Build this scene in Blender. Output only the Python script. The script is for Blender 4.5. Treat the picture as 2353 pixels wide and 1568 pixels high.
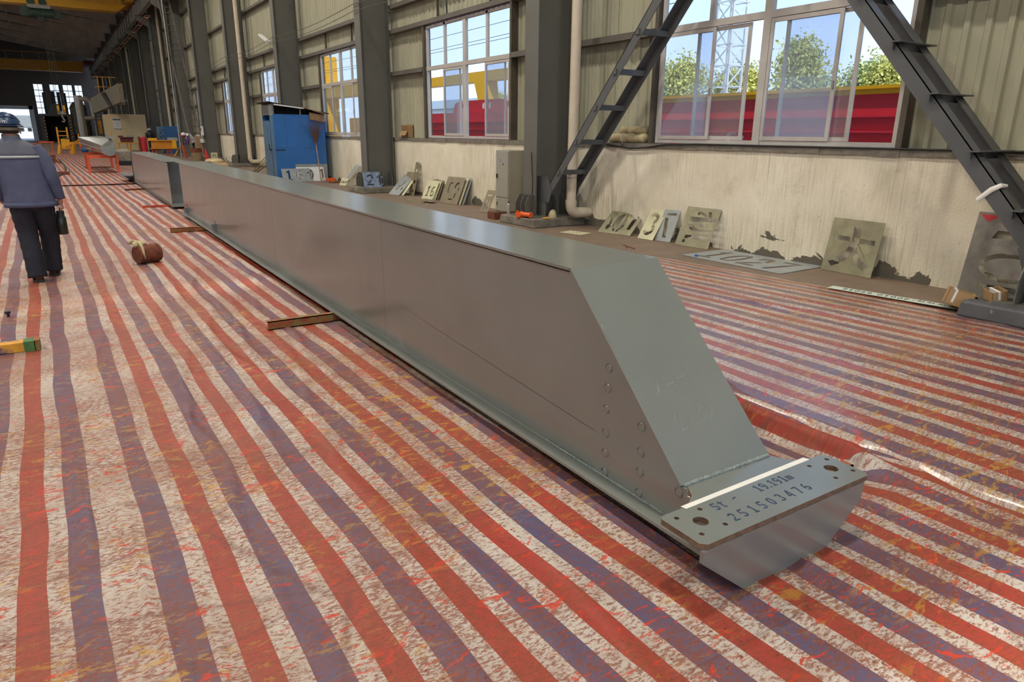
import bpy, bmesh, math, random
import numpy as np
from mathutils import Vector, Matrix

for o in list(bpy.data.objects):
    bpy.data.objects.remove(o, do_unlink=True)
S = bpy.context.scene
C = S.collection
random.seed(7)
rng = np.random.default_rng(11)
PI = math.pi

# ------------------------------------------------------------------ camera
EYE = Vector((0, 0, 1.6))
F_PX, YAW, PITCH, ROLL = 1576.52, 0.5751614, 0.2942293, 0.0083647
fw = Vector((math.sin(YAW) * math.cos(PITCH), math.cos(YAW) * math.cos(PITCH), -math.sin(PITCH)))
r0 = Vector((math.cos(YAW), -math.sin(YAW), 0))
u0 = r0.cross(fw)
rr = r0 * math.cos(ROLL) + u0 * math.sin(ROLL)
uu = u0 * math.cos(ROLL) - r0 * math.sin(ROLL)
cd = bpy.data.cameras.new('camera')
cam = bpy.data.objects.new('camera', cd)
C.objects.link(cam)
cd.sensor_width = 36.0
cd.lens = F_PX * 36.0 / 2353.0
cd.clip_start = 0.05
cd.clip_end = 600
M = Matrix((rr, uu, -fw)).transposed().to_4x4()
M.translation = EYE
cam.matrix_world = M
S.camera = cam

# ------------------------------------------------------------------ world, sun, exposure
S.view_settings.view_transform = 'Standard'
S.view_settings.look = 'None'
S.view_settings.gamma = 1.0
S.view_settings.use_curve_mapping = False
S.view_settings.exposure = 0.0
S.cycles.max_bounces = 6
S.cycles.diffuse_bounces = 3
S.cycles.glossy_bounces = 3
S.cycles.transparent_max_bounces = 10
S.cycles.use_adaptive_sampling = True
S.cycles.adaptive_threshold = 0.1
S.cycles.adaptive_min_samples = 12
S.cycles.caustics_reflective = False
S.cycles.caustics_refractive = False
W = bpy.data.worlds.new('sky')
S.world = W
W.use_nodes = True
wn, wl = W.node_tree.nodes, W.node_tree.links
wn.clear()
tc = wn.new('ShaderNodeTexCoord')
sp = wn.new('ShaderNodeSeparateXYZ')
rp = wn.new('ShaderNodeValToRGB')
bg = wn.new('ShaderNodeBackground')
wo = wn.new('ShaderNodeOutputWorld')
wl.new(tc.outputs['Generated'], sp.inputs[0])
wl.new(sp.outputs['Z'], rp.inputs[0])
rp.color_ramp.elements[0].position = 0.0
rp.color_ramp.elements[0].color = (0.66, 0.80, 1.0, 1)
rp.color_ramp.elements[1].position = 0.55
rp.color_ramp.elements[1].color = (0.36, 0.58, 0.98, 1)
bg.inputs['Strength'].default_value = 1.6
wl.new(rp.outputs[0], bg.inputs['Color'])
wl.new(bg.outputs[0], wo.inputs['Surface'])

sd = bpy.data.lights.new('sun', 'SUN')
sd.energy = 3.4
sd.angle = math.radians(1.0)
sd.color = (1.0, 0.95, 0.86)
sun = bpy.data.objects.new('sun', sd)
C.objects.link(sun)
sun.rotation_euler = Vector((0.22, 0.75, -0.63)).to_track_quat('-Z', 'Y').to_euler()

FILL_POWER = 500.0
FILL_COLOR = (1.0, 0.93, 0.83)

# ------------------------------------------------------------------ helpers
class MB:
    """collects faces, builds one mesh object"""
    def __init__(s):
        s.v, s.f = [], []

    def add(s, vs, fs):
        n = len(s.v)
        s.v += [tuple(p) for p in vs]
        s.f += [tuple(i + n for i in f) for f in fs]
        return s

    def box(s, x0, x1, y0, y1, z0, z1):
        vs = [(x, y, z) for z in (z0, z1) for y in (y0, y1) for x in (x0, x1)]
        return s.add(vs, [(0, 2, 3, 1), (4, 5, 7, 6), (0, 1, 5, 4), (2, 6, 7, 3), (0, 4, 6, 2), (1, 3, 7, 5)])

    def hexa(s, b, t):
        return s.add(list(b) + list(t), [(3, 2, 1, 0), (4, 5, 6, 7), (0, 1, 5, 4), (1, 2, 6, 5), (2, 3, 7, 6), (3, 0, 4, 7)])

    def prism(s, poly, o, u, v, n, t):
        """poly in (u,v), extruded t along n"""
        o, u, v, n = Vector(o), Vector(u), Vector(v), Vector(n)
        a = [o + u * p[0] + v * p[1] for p in poly]
        b = [p + n * t for p in a]
        k = len(a)
        return s.add(a + b, [tuple(range(k))[::-1], tuple(range(k, 2 * k))] + [(i, (i + 1) % k, k + (i + 1) % k, k + i) for i in range(k)])

    def bar(s, a, b, w, h=None, up=(0, 0, 1)):
        a, b = Vector(a), Vector(b)
        h = w if h is None else h
        d = (b - a).normalized()
        up = Vector(up)
        if abs(d.dot(up)) > .99:
            up = Vector((1, 0, 0))
        x = d.cross(up).normalized()
        y = x.cross(d)
        c = [x * (i * w / 2) + y * (j * h / 2) for i, j in ((-1, -1), (1, -1), (1, 1), (-1, 1))]
        return s.hexa([a + k for k in c], [b + k for k in c])

    def angle(s, a, b, leg, t, d1, d2):
        """L section bar: one leg along d1, other along d2"""
        a, b, d1, d2 = Vector(a), Vector(b), Vector(d1), Vector(d2)
        for p, q in ((d1, d2), (d2, d1)):
            c = [Vector(), p * leg, p * leg + q * t, q * t]
            s.hexa([a + k for k in c], [b + k for k in c])
        return s

    def tube(s, pts, r, seg=10, cap=True):
        pts = [Vector(p) for p in pts]
        n = len(pts)
        rs = r if isinstance(r, (list, tuple)) else [r] * n
        rings = []
        prev = None
        for i, p in enumerate(pts):
            d = (pts[min(i + 1, n - 1)] - pts[max(i - 1, 0)]).normalized()
            if prev is None:
                ref = Vector((0, 0, 1)) if abs(d.z) < .9 else Vector((1, 0, 0))
                x = d.cross(ref).normalized()
            else:
                x = (prev - d * prev.dot(d))
                x = x.normalized() if x.length > 1e-6 else d.orthogonal().normalized()
            prev = x
            y = d.cross(x)
            rx, ry = rs[i] if isinstance(rs[i], (list, tuple)) else (rs[i], rs[i])
            rings.append([p + x * (rx * math.cos(2 * PI * k / seg)) + y * (ry * math.sin(2 * PI * k / seg)) for k in range(seg)])
        vs = [q for R_ in rings for q in R_]
        fs = [(i * seg + k, i * seg + (k + 1) % seg, (i + 1) * seg + (k + 1) % seg, (i + 1) * seg + k) for i in range(n - 1) for k in range(seg)]
        if cap:
            fs += [tuple(range(seg))[::-1], tuple(range((n - 1) * seg, n * seg))]
        return s.add(vs, fs)

    def loft(s, rings, seg=16, cap=True):
        """rings: (centre, x axis * rx, y axis * ry)"""
        vs = []
        for c, ax, ay in rings:
            c, ax, ay = Vector(c), Vector(ax), Vector(ay)
            vs += [c + ax * math.cos(2 * PI * k / seg) + ay * math.sin(2 * PI * k / seg) for k in range(seg)]
        n = len(rings)
        fs = [(i * seg + k, i * seg + (k + 1) % seg, (i + 1) * seg + (k + 1) % seg, (i + 1) * seg + k) for i in range(n - 1) for k in range(seg)]
        if cap:
            fs += [tuple(range(seg))[::-1], tuple(range((n - 1) * seg, n * seg))]
        return s.add(vs, fs)

    def disc_prism(s, c, n, r, t, seg=14):
        c, n = Vector(c), Vector(n).normalized()
        return s.tube([c, c + n * t], r, seg)

    def dome(s, c, r, z0=0.0, seg=18, rows=8, sc=(1, 1, 1)):
        c = Vector(c)
        vs = [c + Vector((0, 0, r * sc[2]))]
        fs = []
        a0 = math.asin(z0)
        for i in range(1, rows + 1):
            a = PI / 2 - (PI / 2 - a0) * i / rows
            for k in range(seg):
                vs.append(c + Vector((r * sc[0] * math.cos(a) * math.cos(2 * PI * k / seg), r * sc[1] * math.cos(a) * math.sin(2 * PI * k / seg), r * sc[2] * math.sin(a))))
        for k in range(seg):
            fs.append((0, 1 + k, 1 + (k + 1) % seg))
            for i in range(rows - 1):
                b = 1 + i * seg
                fs.append((b + k, b + seg + k, b + seg + (k + 1) % seg, b + (k + 1) % seg))
        fs.append(tuple(range(1 + (rows - 1) * seg, 1 + rows * seg))[::-1])
        return s.add(vs, fs)

    def mesh(s, name, smooth=False, recalc=True):
        me = bpy.data.meshes.new(name)
        me.from_pydata(s.v, [], s.f)
        if recalc:
            bm = bmesh.new()
            bm.from_mesh(me)
            bmesh.ops.recalc_face_normals(bm, faces=bm.faces)
            bm.to_mesh(me)
            bm.free()
        if smooth:
            me.polygons.foreach_set('use_smooth', [True] * len(me.polygons))
        me.update()
        return me

    def build(s, name, mat, parent=None, smooth=False, world=True):
        """verts are world coordinates unless world=False (then parent-local)"""
        if parent is not None and world:
            off = base_of(parent)
            s.v = [(p[0] - off.x, p[1] - off.y, p[2] - off.z) for p in s.v]
        return link(s.mesh(name, smooth), name, mat, parent)


BASE = {}


def base_of(o):
    v = Vector(o.location)
    p = o.parent
    while p is not None:
        v = v + Vector(p.location)
        p = p.parent
    return v


def link(me, name, mat, parent=None):
    if mat is not None and len(me.materials) == 0:
        me.materials.append(mat)
    o = bpy.data.objects.new(name, me)
    C.objects.link(o)
    if parent is not None:
        o.parent = parent
    return o


def smooth_by_angle(o, deg=40):
    bm = bmesh.new()
    bm.from_mesh(o.data)
    for f in bm.faces:
        f.smooth = True
    for e in bm.edges:
        if len(e.link_faces) == 2 and e.calc_face_angle(0) > math.radians(deg):
            e.smooth = False
    bm.to_mesh(o.data)
    bm.free()
    return o


def bevel(o, w, seg=2):
    m = o.modifiers.new('bevel', 'BEVEL')
    m.width = w
    m.segments = seg
    m.limit_method = 'ANGLE'
    return o


def tag(o, label, cat, group=None, kind=None):
    o['label'] = label
    o['category'] = cat
    if group:
        o['group'] = group
    if kind:
        o['kind'] = kind
    return o


def thing(name, label, cat, loc=(0, 0, 0), rotz=0.0, group=None, kind=None):
    o = bpy.data.objects.new(name, None)
    C.objects.link(o)
    o.empty_display_size = .1
    o.location = loc
    o.rotation_euler = (0, 0, rotz)
    return tag(o, label, cat, group, kind)


def struct(o):
    o['kind'] = 'structure'
    return o


def copy_tree(o, parent=None):
    c = o.copy()
    C.objects.link(c)
    c.parent = parent
    for ch in list(o.children):
        copy_tree(ch, c)
    return c


def curve_plate(name, loops, t):
    """flat plate with cut-outs: first loop is the outline; returns mesh centred on z=0..t"""
    cu = bpy.data.curves.new(name, 'CURVE')
    cu.dimensions = '2D'
    cu.fill_mode = 'BOTH'
    cu.extrude = t / 2
    for lp in loops:
        sl = cu.splines.new('POLY')
        sl.points.add(len(lp) - 1)
        for i, p in enumerate(lp):
            sl.points[i].co = (p[0], p[1], 0, 1)
        sl.use_cyclic_u = True
    ob = bpy.data.objects.new(name, cu)
    C.objects.link(ob)
    dg = bpy.context.evaluated_depsgraph_get()
    me = bpy.data.meshes.new_from_object(ob.evaluated_get(dg))
    me.name = name
    bpy.data.objects.remove(ob)
    bpy.data.curves.remove(cu)
    return me


def frame_matrix(o, u, v):
    u = Vector(u).normalized()
    v = Vector(v)
    v = (v - u * v.dot(u)).normalized()
    n = u.cross(v)
    m = Matrix((u, v, n)).transposed().to_4x4()
    m.translation = Vector(o)
    return m


# ---- stencil glyphs: closed, disjoint polygons in a box 0.6 wide, 1 high
def ring(cx, cy, rx, ry, t, a0, a1, n=9):
    a = [math.radians(a0 + (a1 - a0) * i / n) for i in range(n + 1)]
    return [(cx + rx * math.cos(q), cy + ry * math.sin(q)) for q in a] + [(cx + (rx - t) * math.cos(q), cy + (ry - t) * math.sin(q)) for q in reversed(a)]


def rc(x0, y0, x1, y1):
    return [(x0, y0), (x1, y0), (x1, y1), (x0, y1)]


T_ = .15
GL = {
    '0': [ring(.3, .5, .28, .5, T_, 97, 263, 12), ring(.3, .5, .28, .5, T_, -83, 83, 12)],
    '1': [[(.24, .15), (.4, .15), (.4, 1), (.28, 1), (.1, .84), (.1, .74), (.24, .8)], rc(.1, 0, .54, .12)],
    '2': [ring(.3, .7, .28, .3, T_, -30, 165), [(.48, .48), (.54, .52), (.24, .17), (.03, .17), (.38, .5)], rc(.02, 0, .58, .13)],
    '3': [ring(.28, .74, .28, .26, T_, -70, 150), ring(.28, .28, .3, .28, T_, -155, 62)],
    '4': [[(.02, .22), (.36, .22), (.36, .35), (.18, .35), (.36, .72), (.36, 1), (.02, .36)], rc(.4, 0, .54, 1)],
    '5': [rc(.1, .86, .56, 1), rc(.06, .48, .2, .83), ring(.26, .31, .3, .31, T_, -150, 88)],
    '6': [ring(.3, .5, .28, .5, T_, 65, 206, 10), ring(.3, .3, .28, .3, T_, -150, 112, 13)],
    '7': [rc(.04, .86, .58, 1), [(.42, .83), (.57, .83), (.34, 0), (.18, 0)]],
    '8': [ring(.3, .74, .25, .26, T_, 97, 263), ring(.3, .74, .25, .26, T_, -83, 83), ring(.3, .27, .28, .27, T_, 100, 260), ring(.3, .27, .28, .27, T_, -80, 80)],
    '9': [[(.6 - x, 1 - y) for x, y in q] for q in (ring(.3, .5, .28, .5, T_, 65, 206, 10), ring(.3, .3, .28, .3, T_, -150, 112, 13))],
    't': [[(.2, .2), (.34, .2), (.34, 1), (.2, .95)], rc(.02, .66, .16, .78), rc(.38, .66, .54, .78), ring(.38, .17, .18, .17, .13, 185, 330, 6)],
    'm': [rc(0, 0, .13, .66), [(.16, .5), (.24, .66), (.36, .6), (.36, 0), (.23, 0), (.23, .45)], [(.39, .5), (.47, .66), (.6, .6), (.6, 0), (.47, 0), (.47, .45)]],
    '.': [rc(.02, 0, .18, .16)],
    '-': [rc(.05, .4, .5, .52)],
}


def glyph_polys(txt, h, x0=0.0, y0=0.0, adv=.75, wide=1.0):
    out = []
    x = x0
    for ch in txt:
        if ch == ' ':
            x += .45 * h * wide
            continue
        for p in GL[ch]:
            out.append([(x + a * h * wide, y0 + b * h) for a, b in p])
        x += (adv if ch != '.' else .36) * h * wide
    return out


# ------------------------------------------------------------------ materials
def nodes_of(m):
    m.use_nodes = True
    n, l = m.node_tree.nodes, m.node_tree.links
    n.clear()
    out = n.new('ShaderNodeOutputMaterial')
    b = n.new('ShaderNodeBsdfPrincipled')
    l.new(b.outputs[0], out.inputs[0])
    return n, l, b, out


class N:
    """tiny node-graph writer"""
    def __init__(s, m):
        s.m = m
        s.n, s.l, s.b, s.out = nodes_of(m)

    def new(s, t, **kw):
        x = s.n.new(t)
        for k, v in kw.items():
            setattr(x, k, v)
        return x

    def put(s, sock, val):
        if hasattr(val, 'is_linked') or isinstance(val, bpy.types.NodeSocket):
            s.l.new(val, sock)
        else:
            sock.default_value = val

    def coord(s, kind='Object', scale=(1, 1, 1), rot=(0, 0, 0)):
        t = s.new('ShaderNodeTexCoord')
        mp = s.new('ShaderNodeMapping')
        mp.inputs['Scale'].default_value = scale
        mp.inputs['Rotation'].default_value = rot
        s.l.new(t.outputs[kind], mp.inputs[0])
        return mp.outputs[0]

    def noise(s, vec, scale=5, detail=4, rough=.55, dist=0.0):
        x = s.new('ShaderNodeTexNoise')
        x.inputs['Scale'].default_value = scale
        x.inputs['Detail'].default_value = detail
        x.inputs['Roughness'].default_value = rough
        x.inputs['Distortion'].default_value = dist
        s.l.new(vec, x.inputs['Vector'])
        return x.outputs['Fac']

    def voro(s, vec, scale=5, feature='F1'):
        x = s.new('ShaderNodeTexVoronoi', feature=feature)
        x.inputs['Scale'].default_value = scale
        s.l.new(vec, x.inputs['Vector'])
        return x.outputs['Distance']

    def ramp(s, fac, a, b, ca=(0, 0, 0, 1), cb=(1, 1, 1, 1)):
        x = s.new('ShaderNodeValToRGB')
        x.color_ramp.elements[0].position = a
        x.color_ramp.elements[0].color = ca
        x.color_ramp.elements[1].position = b
        x.color_ramp.elements[1].color = cb
        s.l.new(fac, x.inputs[0])
        return x.outputs[0]

    def math(s, op, a, b=0.0, clamp=False):
        x = s.new('ShaderNodeMath', operation=op)
        x.use_clamp = clamp
        s.put(x.inputs[0], a)
        s.put(x.inputs[1], b)
        return x.outputs[0]

    def mix(s, fac, a, b, mode='MIX'):
        x = s.new('ShaderNodeMix', data_type='RGBA', blend_type=mode)
        s.put(x.inputs[0], fac)
        s.put(x.inputs[6], a if not isinstance(a, tuple) else (*a[:3], 1))
        s.put(x.inputs[7], b if not isinstance(b, tuple) else (*b[:3], 1))
        return x.outputs[2]

    def xyz(s, vec):
        x = s.new('ShaderNodeSeparateXYZ')
        s.l.new(vec, x.inputs[0])
        return x.outputs

    def bump(s, h, strength=.3, dist=.01):
        x = s.new('ShaderNodeBump')
        x.inputs['Strength'].default_value = strength
        x.inputs['Distance'].default_value = dist
        s.l.new(h, x.inputs['Height'])
        s.l.new(x.outputs[0], s.b.inputs['Normal'])


def paint(name, col, rough=.5, metal=0.0, var=.12, scale=3.0, bump=0.0, bscale=60.0, spot=None, spot_amt=.6, spot_scale=6.0, streak=False, spec=.5, coat=0.0, coat_rough=.15):
    """painted or plain surface with slow tone variation and optional worn / rusty spots"""
    m = bpy.data.materials.new(name)
    g = N(m)
    v = g.coord('Object', (1, 1, .25) if streak else (1, 1, 1))
    f = g.noise(v, scale, 5, .6)
    lo = tuple(max(0, c * (1 - var)) for c in col)
    hi = tuple(min(1, c * (1 + var)) for c in col)
    c = g.ramp(f, .3, .7, (*lo, 1), (*hi, 1))
    if spot:
        k = g.ramp(g.noise(v, spot_scale, 8, .65), 1 - spot_amt, min(1, 1 - spot_amt + .07))
        c = g.mix(k, c, spot)
    g.put(g.b.inputs['Base Color'], c)
    g.b.inputs['Roughness'].default_value = rough
    g.b.inputs['Metallic'].default_value = metal
    g.b.inputs['Specular IOR Level'].default_value = spec
    g.b.inputs['Coat Weight'].default_value = coat
    g.b.inputs['Coat Roughness'].default_value = coat_rough
    g.b.inputs['Coat IOR'].default_value = 2.0
    if bump:
        g.bump(g.noise(g.coord('Object'), bscale, 6, .6), bump, .01)
    return m


def glow(name, col, power):
    m = bpy.data.materials.new(name)
    g = N(m)
    g.b.inputs['Base Color'].default_value = (*col, 1)
    g.b.inputs['Emission Color'].default_value = (*col, 1)
    g.b.inputs['Emission Strength'].default_value = power
    return m


def tarp_material(name, dirt=1.0, rough=.42, seam=True, tint=1.0, wave=.085, spec=.22, bmp_s=.38):
    m = bpy.data.materials.new(name)
    g = N(m)
    t = g.new('ShaderNodeUVMap')
    uv = t.outputs[0]
    mp = g.new('ShaderNodeMapping')
    g.l.new(uv, mp.inputs[0])
    mp.inputs['Scale'].default_value = (.9, .45, 1)
    wob = g.noise(mp.outputs[0], 1.6, 2, .5)
    o = g.xyz(uv)
    u = g.math('ADD', o[0], g.math('MULTIPLY', g.math('SUBTRACT', wob, .5), wave))
    if seam:
        u = g.math('ABSOLUTE', u)
    a2 = g.math('SUBTRACT', u, .083)
    mod = g.math('FLOORED_MODULO', a2, .337)
    x = g.new('ShaderNodeValToRGB')
    x.color_ramp.interpolation = 'CONSTANT'
    e = x.color_ramp.elements
    blue, white, red = (.08, .08, .15, 1), (.53, .48, .41, 1), (.34, .040, .030, 1)
    e[0].position, e[0].color = 0.0, blue
    e[1].position, e[1].color = .297, white
    for p, c in ((.507, red), (.783, white)):
        q = e.new(p)
        q.color = c
    g.l.new(g.math('DIVIDE', mod, .337), x.inputs[0])
    col = x.outputs[0]
    if seam:
        col = g.mix(g.math('LESS_THAN', a2, 0.0), col, white)
    # weave
    wv = g.new('ShaderNodeMapping')
    g.l.new(uv, wv.inputs[0])
    wv.inputs['Scale'].default_value = (1, 1, 1)
    # slow dust film
    big = g.noise(uv, .8, 6, .65)
    film = g.math('MULTIPLY', g.math('ADD', g.math('MULTIPLY', g.ramp(big, .38, .72), .52), .07), dirt)
    col = g.mix(film, col, (.22, .095, .05))
    # brown stains that follow the cross folds
    bs = g.new('ShaderNodeMapping')
    g.l.new(uv, bs.inputs[0])
    bs.inputs['Scale'].default_value = (.35, 1.9, 1)
    bs.inputs['Rotation'].default_value = (0, 0, .16)
    stn = g.ramp(g.noise(bs.outputs[0], 1.5, 7, .68, .5), .50, .70)
    col = g.mix(g.math('MULTIPLY', stn, .55 * dirt), col, (.20, .085, .04))
    # fine specks, stretched across the stripes
    st = g.new('ShaderNodeMapping')
    g.l.new(uv, st.inputs[0])
    st.inputs['Scale'].default_value = (.7, 1.7, 1)
    st.inputs['Rotation'].default_value = (0, 0, .2)
    zone = g.ramp(g.noise(uv, 1.7, 4, .65), .30, .60)
    sp_ = g.math('ADD', g.noise(st.outputs[0], 46, 6, .78, .4), g.math('MULTIPLY', zone, .09))
    sp_ = g.ramp(sp_, .545, .60)
    col = g.mix(g.math('MULTIPLY', sp_, .82 * dirt), col, (.20, .055, .028))
    s2 = g.ramp(g.noise(st.outputs[0], 75, 5, .7), .56, .62)
    col = g.mix(g.math('MULTIPLY', g.math('MULTIPLY', s2, zone), .6 * dirt), col, (.30, .10, .05))
    # red splashes
    rs = g.ramp(g.noise(st.outputs[0], 9, 6, .74, 1.2), .59, .61)
    col = g.mix(g.math('MULTIPLY', rs, .85 * dirt), col, (.50, .045, .02))
    # ochre splashes in patches
    yz = g.ramp(g.noise(uv, .9, 4, .6), .42, .60)
    ys = g.ramp(g.noise(st.outputs[0], 12, 6, .78, .8), .55, .58)
    col = g.mix(g.math('MULTIPLY', g.math('MULTIPLY', ys, yz), .80 * dirt), col, (.46, .25, .03))
    # dark drops
    vd = g.voro(uv, 30)
    dz = g.ramp(g.noise(uv, 2.1, 3, .6), .48, .56)
    dd = g.math('LESS_THAN', vd, .17)
    col = g.mix(g.math('MULTIPLY', g.math('MULTIPLY', dd, dz), .75 * dirt), col, (.16, .03, .02))
    # fold lines across the cloth, crease shade darkened into the colour
    fm = g.new('ShaderNodeMapping')
    g.l.new(uv, fm.inputs[0])
    fm.inputs['Scale'].default_value = (.42, 1.25, 1)
    fm.inputs['Rotation'].default_value = (0, 0, .12)
    ed = g.voro(fm.outputs[0], 1.15, 'DISTANCE_TO_EDGE')
    fold = g.ramp(ed, .0, .010, (1, 1, 1, 1), (0, 0, 0, 1))
    col = g.mix(g.math('MULTIPLY', fold, .45), col, (.12, .05, .04))
    if tint != 1.0:
        col = g.mix(1.0, col, (tint, tint, tint), 'MULTIPLY')
    g.put(g.b.inputs['Base Color'], col)
    g.b.inputs['Roughness'].default_value = rough
    wr = g.noise(uv, 7, 6, .62, .4)
    bmp = g.math('ADD', g.math('MULTIPLY', wr, 1.0), g.math('MULTIPLY', g.ramp(ed, .0, .05), .35))
    g.b.inputs['Specular IOR Level'].default_value = spec
    g.bump(bmp, bmp_s, .025)
    return m


def plaster_material():
    m = bpy.data.materials.new('cream plaster')
    g = N(m)
    ob = g.coord('Object')
    f = g.noise(ob, 1.1, 6, .62)
    col = g.ramp(f, .32, .68, (.72, .65, .48, 1), (.88, .82, .66, 1))
    sv = g.coord('Object', (1, 9, .35))
    s1 = g.ramp(g.noise(sv, 4.0, 8, .75), .48, .66)
    z1 = g.ramp(g.noise(ob, .6, 3, .5), .34, .60)
    col = g.mix(g.math('MULTIPLY', g.math('MULTIPLY', s1, z1), .6), col, (.22, .17, .10))
    sm = g.ramp(g.noise(ob, 2.6, 8, .75), .56, .74)
    col = g.mix(g.math('MULTIPLY', sm, .35), col, (.25, .19, .12))
    sk = g.ramp(g.noise(ob, 16, 7, .7), .66, .69)
    col = g.mix(g.math('MULTIPLY', sk, .6), col, (.16, .13, .09))
    oz = g.xyz(g.coord('Object'))[2]
    # flaked-off patches, most of them low on the wall
    ch = g.noise(g.coord('Object', (1, 1, 1.3)), 2.3, 5, .55, .5)
    low = g.ramp(oz, .02, .42, (.30, .30, .30, 1), (0, 0, 0, 1))
    flake = g.ramp(g.math('ADD', ch, low), .755, .77)
    col = g.mix(flake, col, (.13, .115, .085))
    rough_top = g.ramp(g.math('ADD', oz, g.math('MULTIPLY', g.noise(ob, 6, 5, .6), .10)), 1.395, 1.41)
    g.put(g.b.inputs['Base Color'], col)
    g.b.inputs['Roughness'].default_value = .86
    h = g.math('SUBTRACT', g.noise(ob, 35, 6, .65), g.math('MULTIPLY', flake, .9))
    g.bump(h, .35, .012)
    return m


def concrete(name, a, b, rough=.9, scale=4.0, bump=.35):
    m = bpy.data.materials.new(name)
    g = N(m)
    v = g.coord('Object')
    c = g.ramp(g.noise(v, scale, 8, .68), .3, .7, (*a, 1), (*b, 1))
    k = g.ramp(g.noise(v, scale * 9, 6, .7), .60, .70)
    c = g.mix(g.math('MULTIPLY', k, .5), c, tuple(x * .45 for x in a))
    g.put(g.b.inputs['Base Color'], c)
    g.b.inputs['Roughness'].default_value = rough
    g.bump(g.noise(v, scale * 6, 7, .65), bump, .02)
    return m


def glass_material(name, tint, dust):
    m = bpy.data.materials.new(name)
    m.use_nodes = True
    n, l = m.node_tree.nodes, m.node_tree.links
    n.clear()
    out = n.new('ShaderNodeOutputMaterial')
    tr = n.new('ShaderNodeBsdfTransparent')
    tr.inputs[0].default_value = (*tint, 1)
    gl = n.new('ShaderNodeBsdfGlossy')
    gl.inputs['Roughness'].default_value = .02
    df = n.new('ShaderNodeBsdfDiffuse')
    df.inputs[0].default_value = (.75, .78, .82, 1)
    lw = n.new('ShaderNodeLayerWeight')
    lw.inputs['Blend'].default_value = .5
    pw = n.new('ShaderNodeMath')
    pw.operation = 'POWER'
    pw.inputs[1].default_value = 4.0
    l.new(lw.outputs['Facing'], pw.inputs[0])
    fr = n.new('ShaderNodeMath')
    fr.operation = 'MULTIPLY_ADD'
    fr.inputs[1].default_value = .5
    fr.inputs[2].default_value = .03
    l.new(pw.outputs[0], fr.inputs[0])
    m1 = n.new('ShaderNodeMixShader')
    m2 = n.new('ShaderNodeMixShader')
    m2.inputs[0].default_value = dust
    l.new(fr.outputs[0], m1.inputs[0])
    l.new(tr.outputs[0], m1.inputs[1])
    l.new(gl.outputs[0], m1.inputs[2])
    l.new(m1.outputs[0], m2.inputs[1])
    l.new(df.outputs[0], m2.inputs[2])
    l.new(m2.outputs[0], out.inputs[0])
    return m


M_GREY = paint('grey green girder paint', (.165, .178, .155), .45, var=.08, scale=1.6, bump=.012, bscale=90, coat=.8, coat_rough=.19)
M_WELD = paint('weld bead paint', (.27, .31, .28), .42, var=.35, scale=60, bump=.8, bscale=120)
M_COL = paint('dark grey column paint', (.130, .128, .108), .48, var=.10, scale=1.2, spot=(.062, .066, .066), spot_amt=.36, spot_scale=1.5)
M_BRACE = paint('brace grey paint', (.095, .098, .098), .45, var=.1, scale=3, spot=(.2, .19, .17), spot_amt=.30, spot_scale=28)
M_GIRT = paint('girt brown grey', (.125, .112, .092), .6, var=.15, scale=2)
M_CLAD = paint('cladding sheet cream green', (.40, .385, .27), .52, var=.14, scale=1.4, streak=True)
M_JAMB = paint('jamb brown', (.085, .07, .05), .6, var=.3, scale=3)
M_PVC = paint('cream pipe plastic', (.62, .54, .41), .38, var=.08, scale=4)
M_FRAME = paint('window frame grey white', (.50, .47, .43), .45, var=.08, scale=4)
M_GLASS = glass_material('clear window glass', (.93, .96, .98), .02)
M_SASH = glass_material('sash glass', (.88, .92, .97), .085)
M_PLASTER = plaster_material()
M_COPING = concrete('rough coping concrete', (.13, .11, .085), (.27, .25, .20), scale=5)
M_PED = concrete('pedestal concrete', (.10, .09, .07), (.26, .23, .18), scale=4)
M_PEDPAINT = paint('pedestal dark paint', (.085, .085, .09), .6, var=.2, scale=4, spot=(.25, .21, .15), spot_amt=.38, spot_scale=9)
M_FLOOR = concrete('brown dusty concrete floor', (.15, .105, .07), (.23, .165, .115), .62, 2.2, .12)
M_TARP = tarp_material('striped sheet worn', 1.0, .50)
M_TARP_R = tarp_material('striped sheet glossy', .85, .26, seam=False, wave=.03, spec=.85, bmp_s=.2)
M_TARP_F = tarp_material('striped sheet far', .9, .5, seam=False)
M_RUSTBAR = paint('rusty painted steel', (.28, .075, .025), .75, var=.4, scale=9, bump=.5, bscale=60, spot=(.20, .14, .035), spot_amt=.52, spot_scale=14)
M_RUST = paint('rust', (.17, .05, .022), .85, var=.45, scale=14, bump=.8, bscale=50)
M_REDLEAD = paint('red orange primer', (.62, .09, .03), .6, var=.25, scale=6)
M_ORANGE = paint('orange plastic', (.78, .12, .02), .45, var=.1)
M_YELLOW = paint('yellow crane paint', (.72, .36, .02), .42, var=.1, scale=2)
M_YELLOWO = paint('orange yellow paint', (.70, .30, .015), .45, var=.12, scale=3)
M_BLUE = paint('blue shed paint', (.025, .14, .40), .45, var=.12, scale=1.6, spot=(.35, .42, .5), spot_amt=.30, spot_scale=10)
M_BLUED = paint('dark blue door paint', (.055, .13, .22), .42, var=.2, scale=2, spot=(.16, .2, .2), spot_amt=.36, spot_scale=4)
M_BLUEC = paint('blue cabinet paint', (.02, .09, .22), .45, var=.1)
M_STEEL = paint('bare grey steel', (.30, .30, .28), .45, .3, var=.15, scale=5)
M_DARK = paint('dark interior', (.012, .012, .013), .8, var=.3)
M_BLACK = paint('black', (.012, .012, .014), .45, var=.2)
M_WHITE = paint('white paint', (.75, .75, .73), .5, var=.06)
M_CREAM = paint('cream booth paint', (.66, .53, .29), .5, var=.07, scale=.8)
M_LOCKER = paint('locker grey beige', (.34, .32, .26), .45, var=.06, scale=2)
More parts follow.
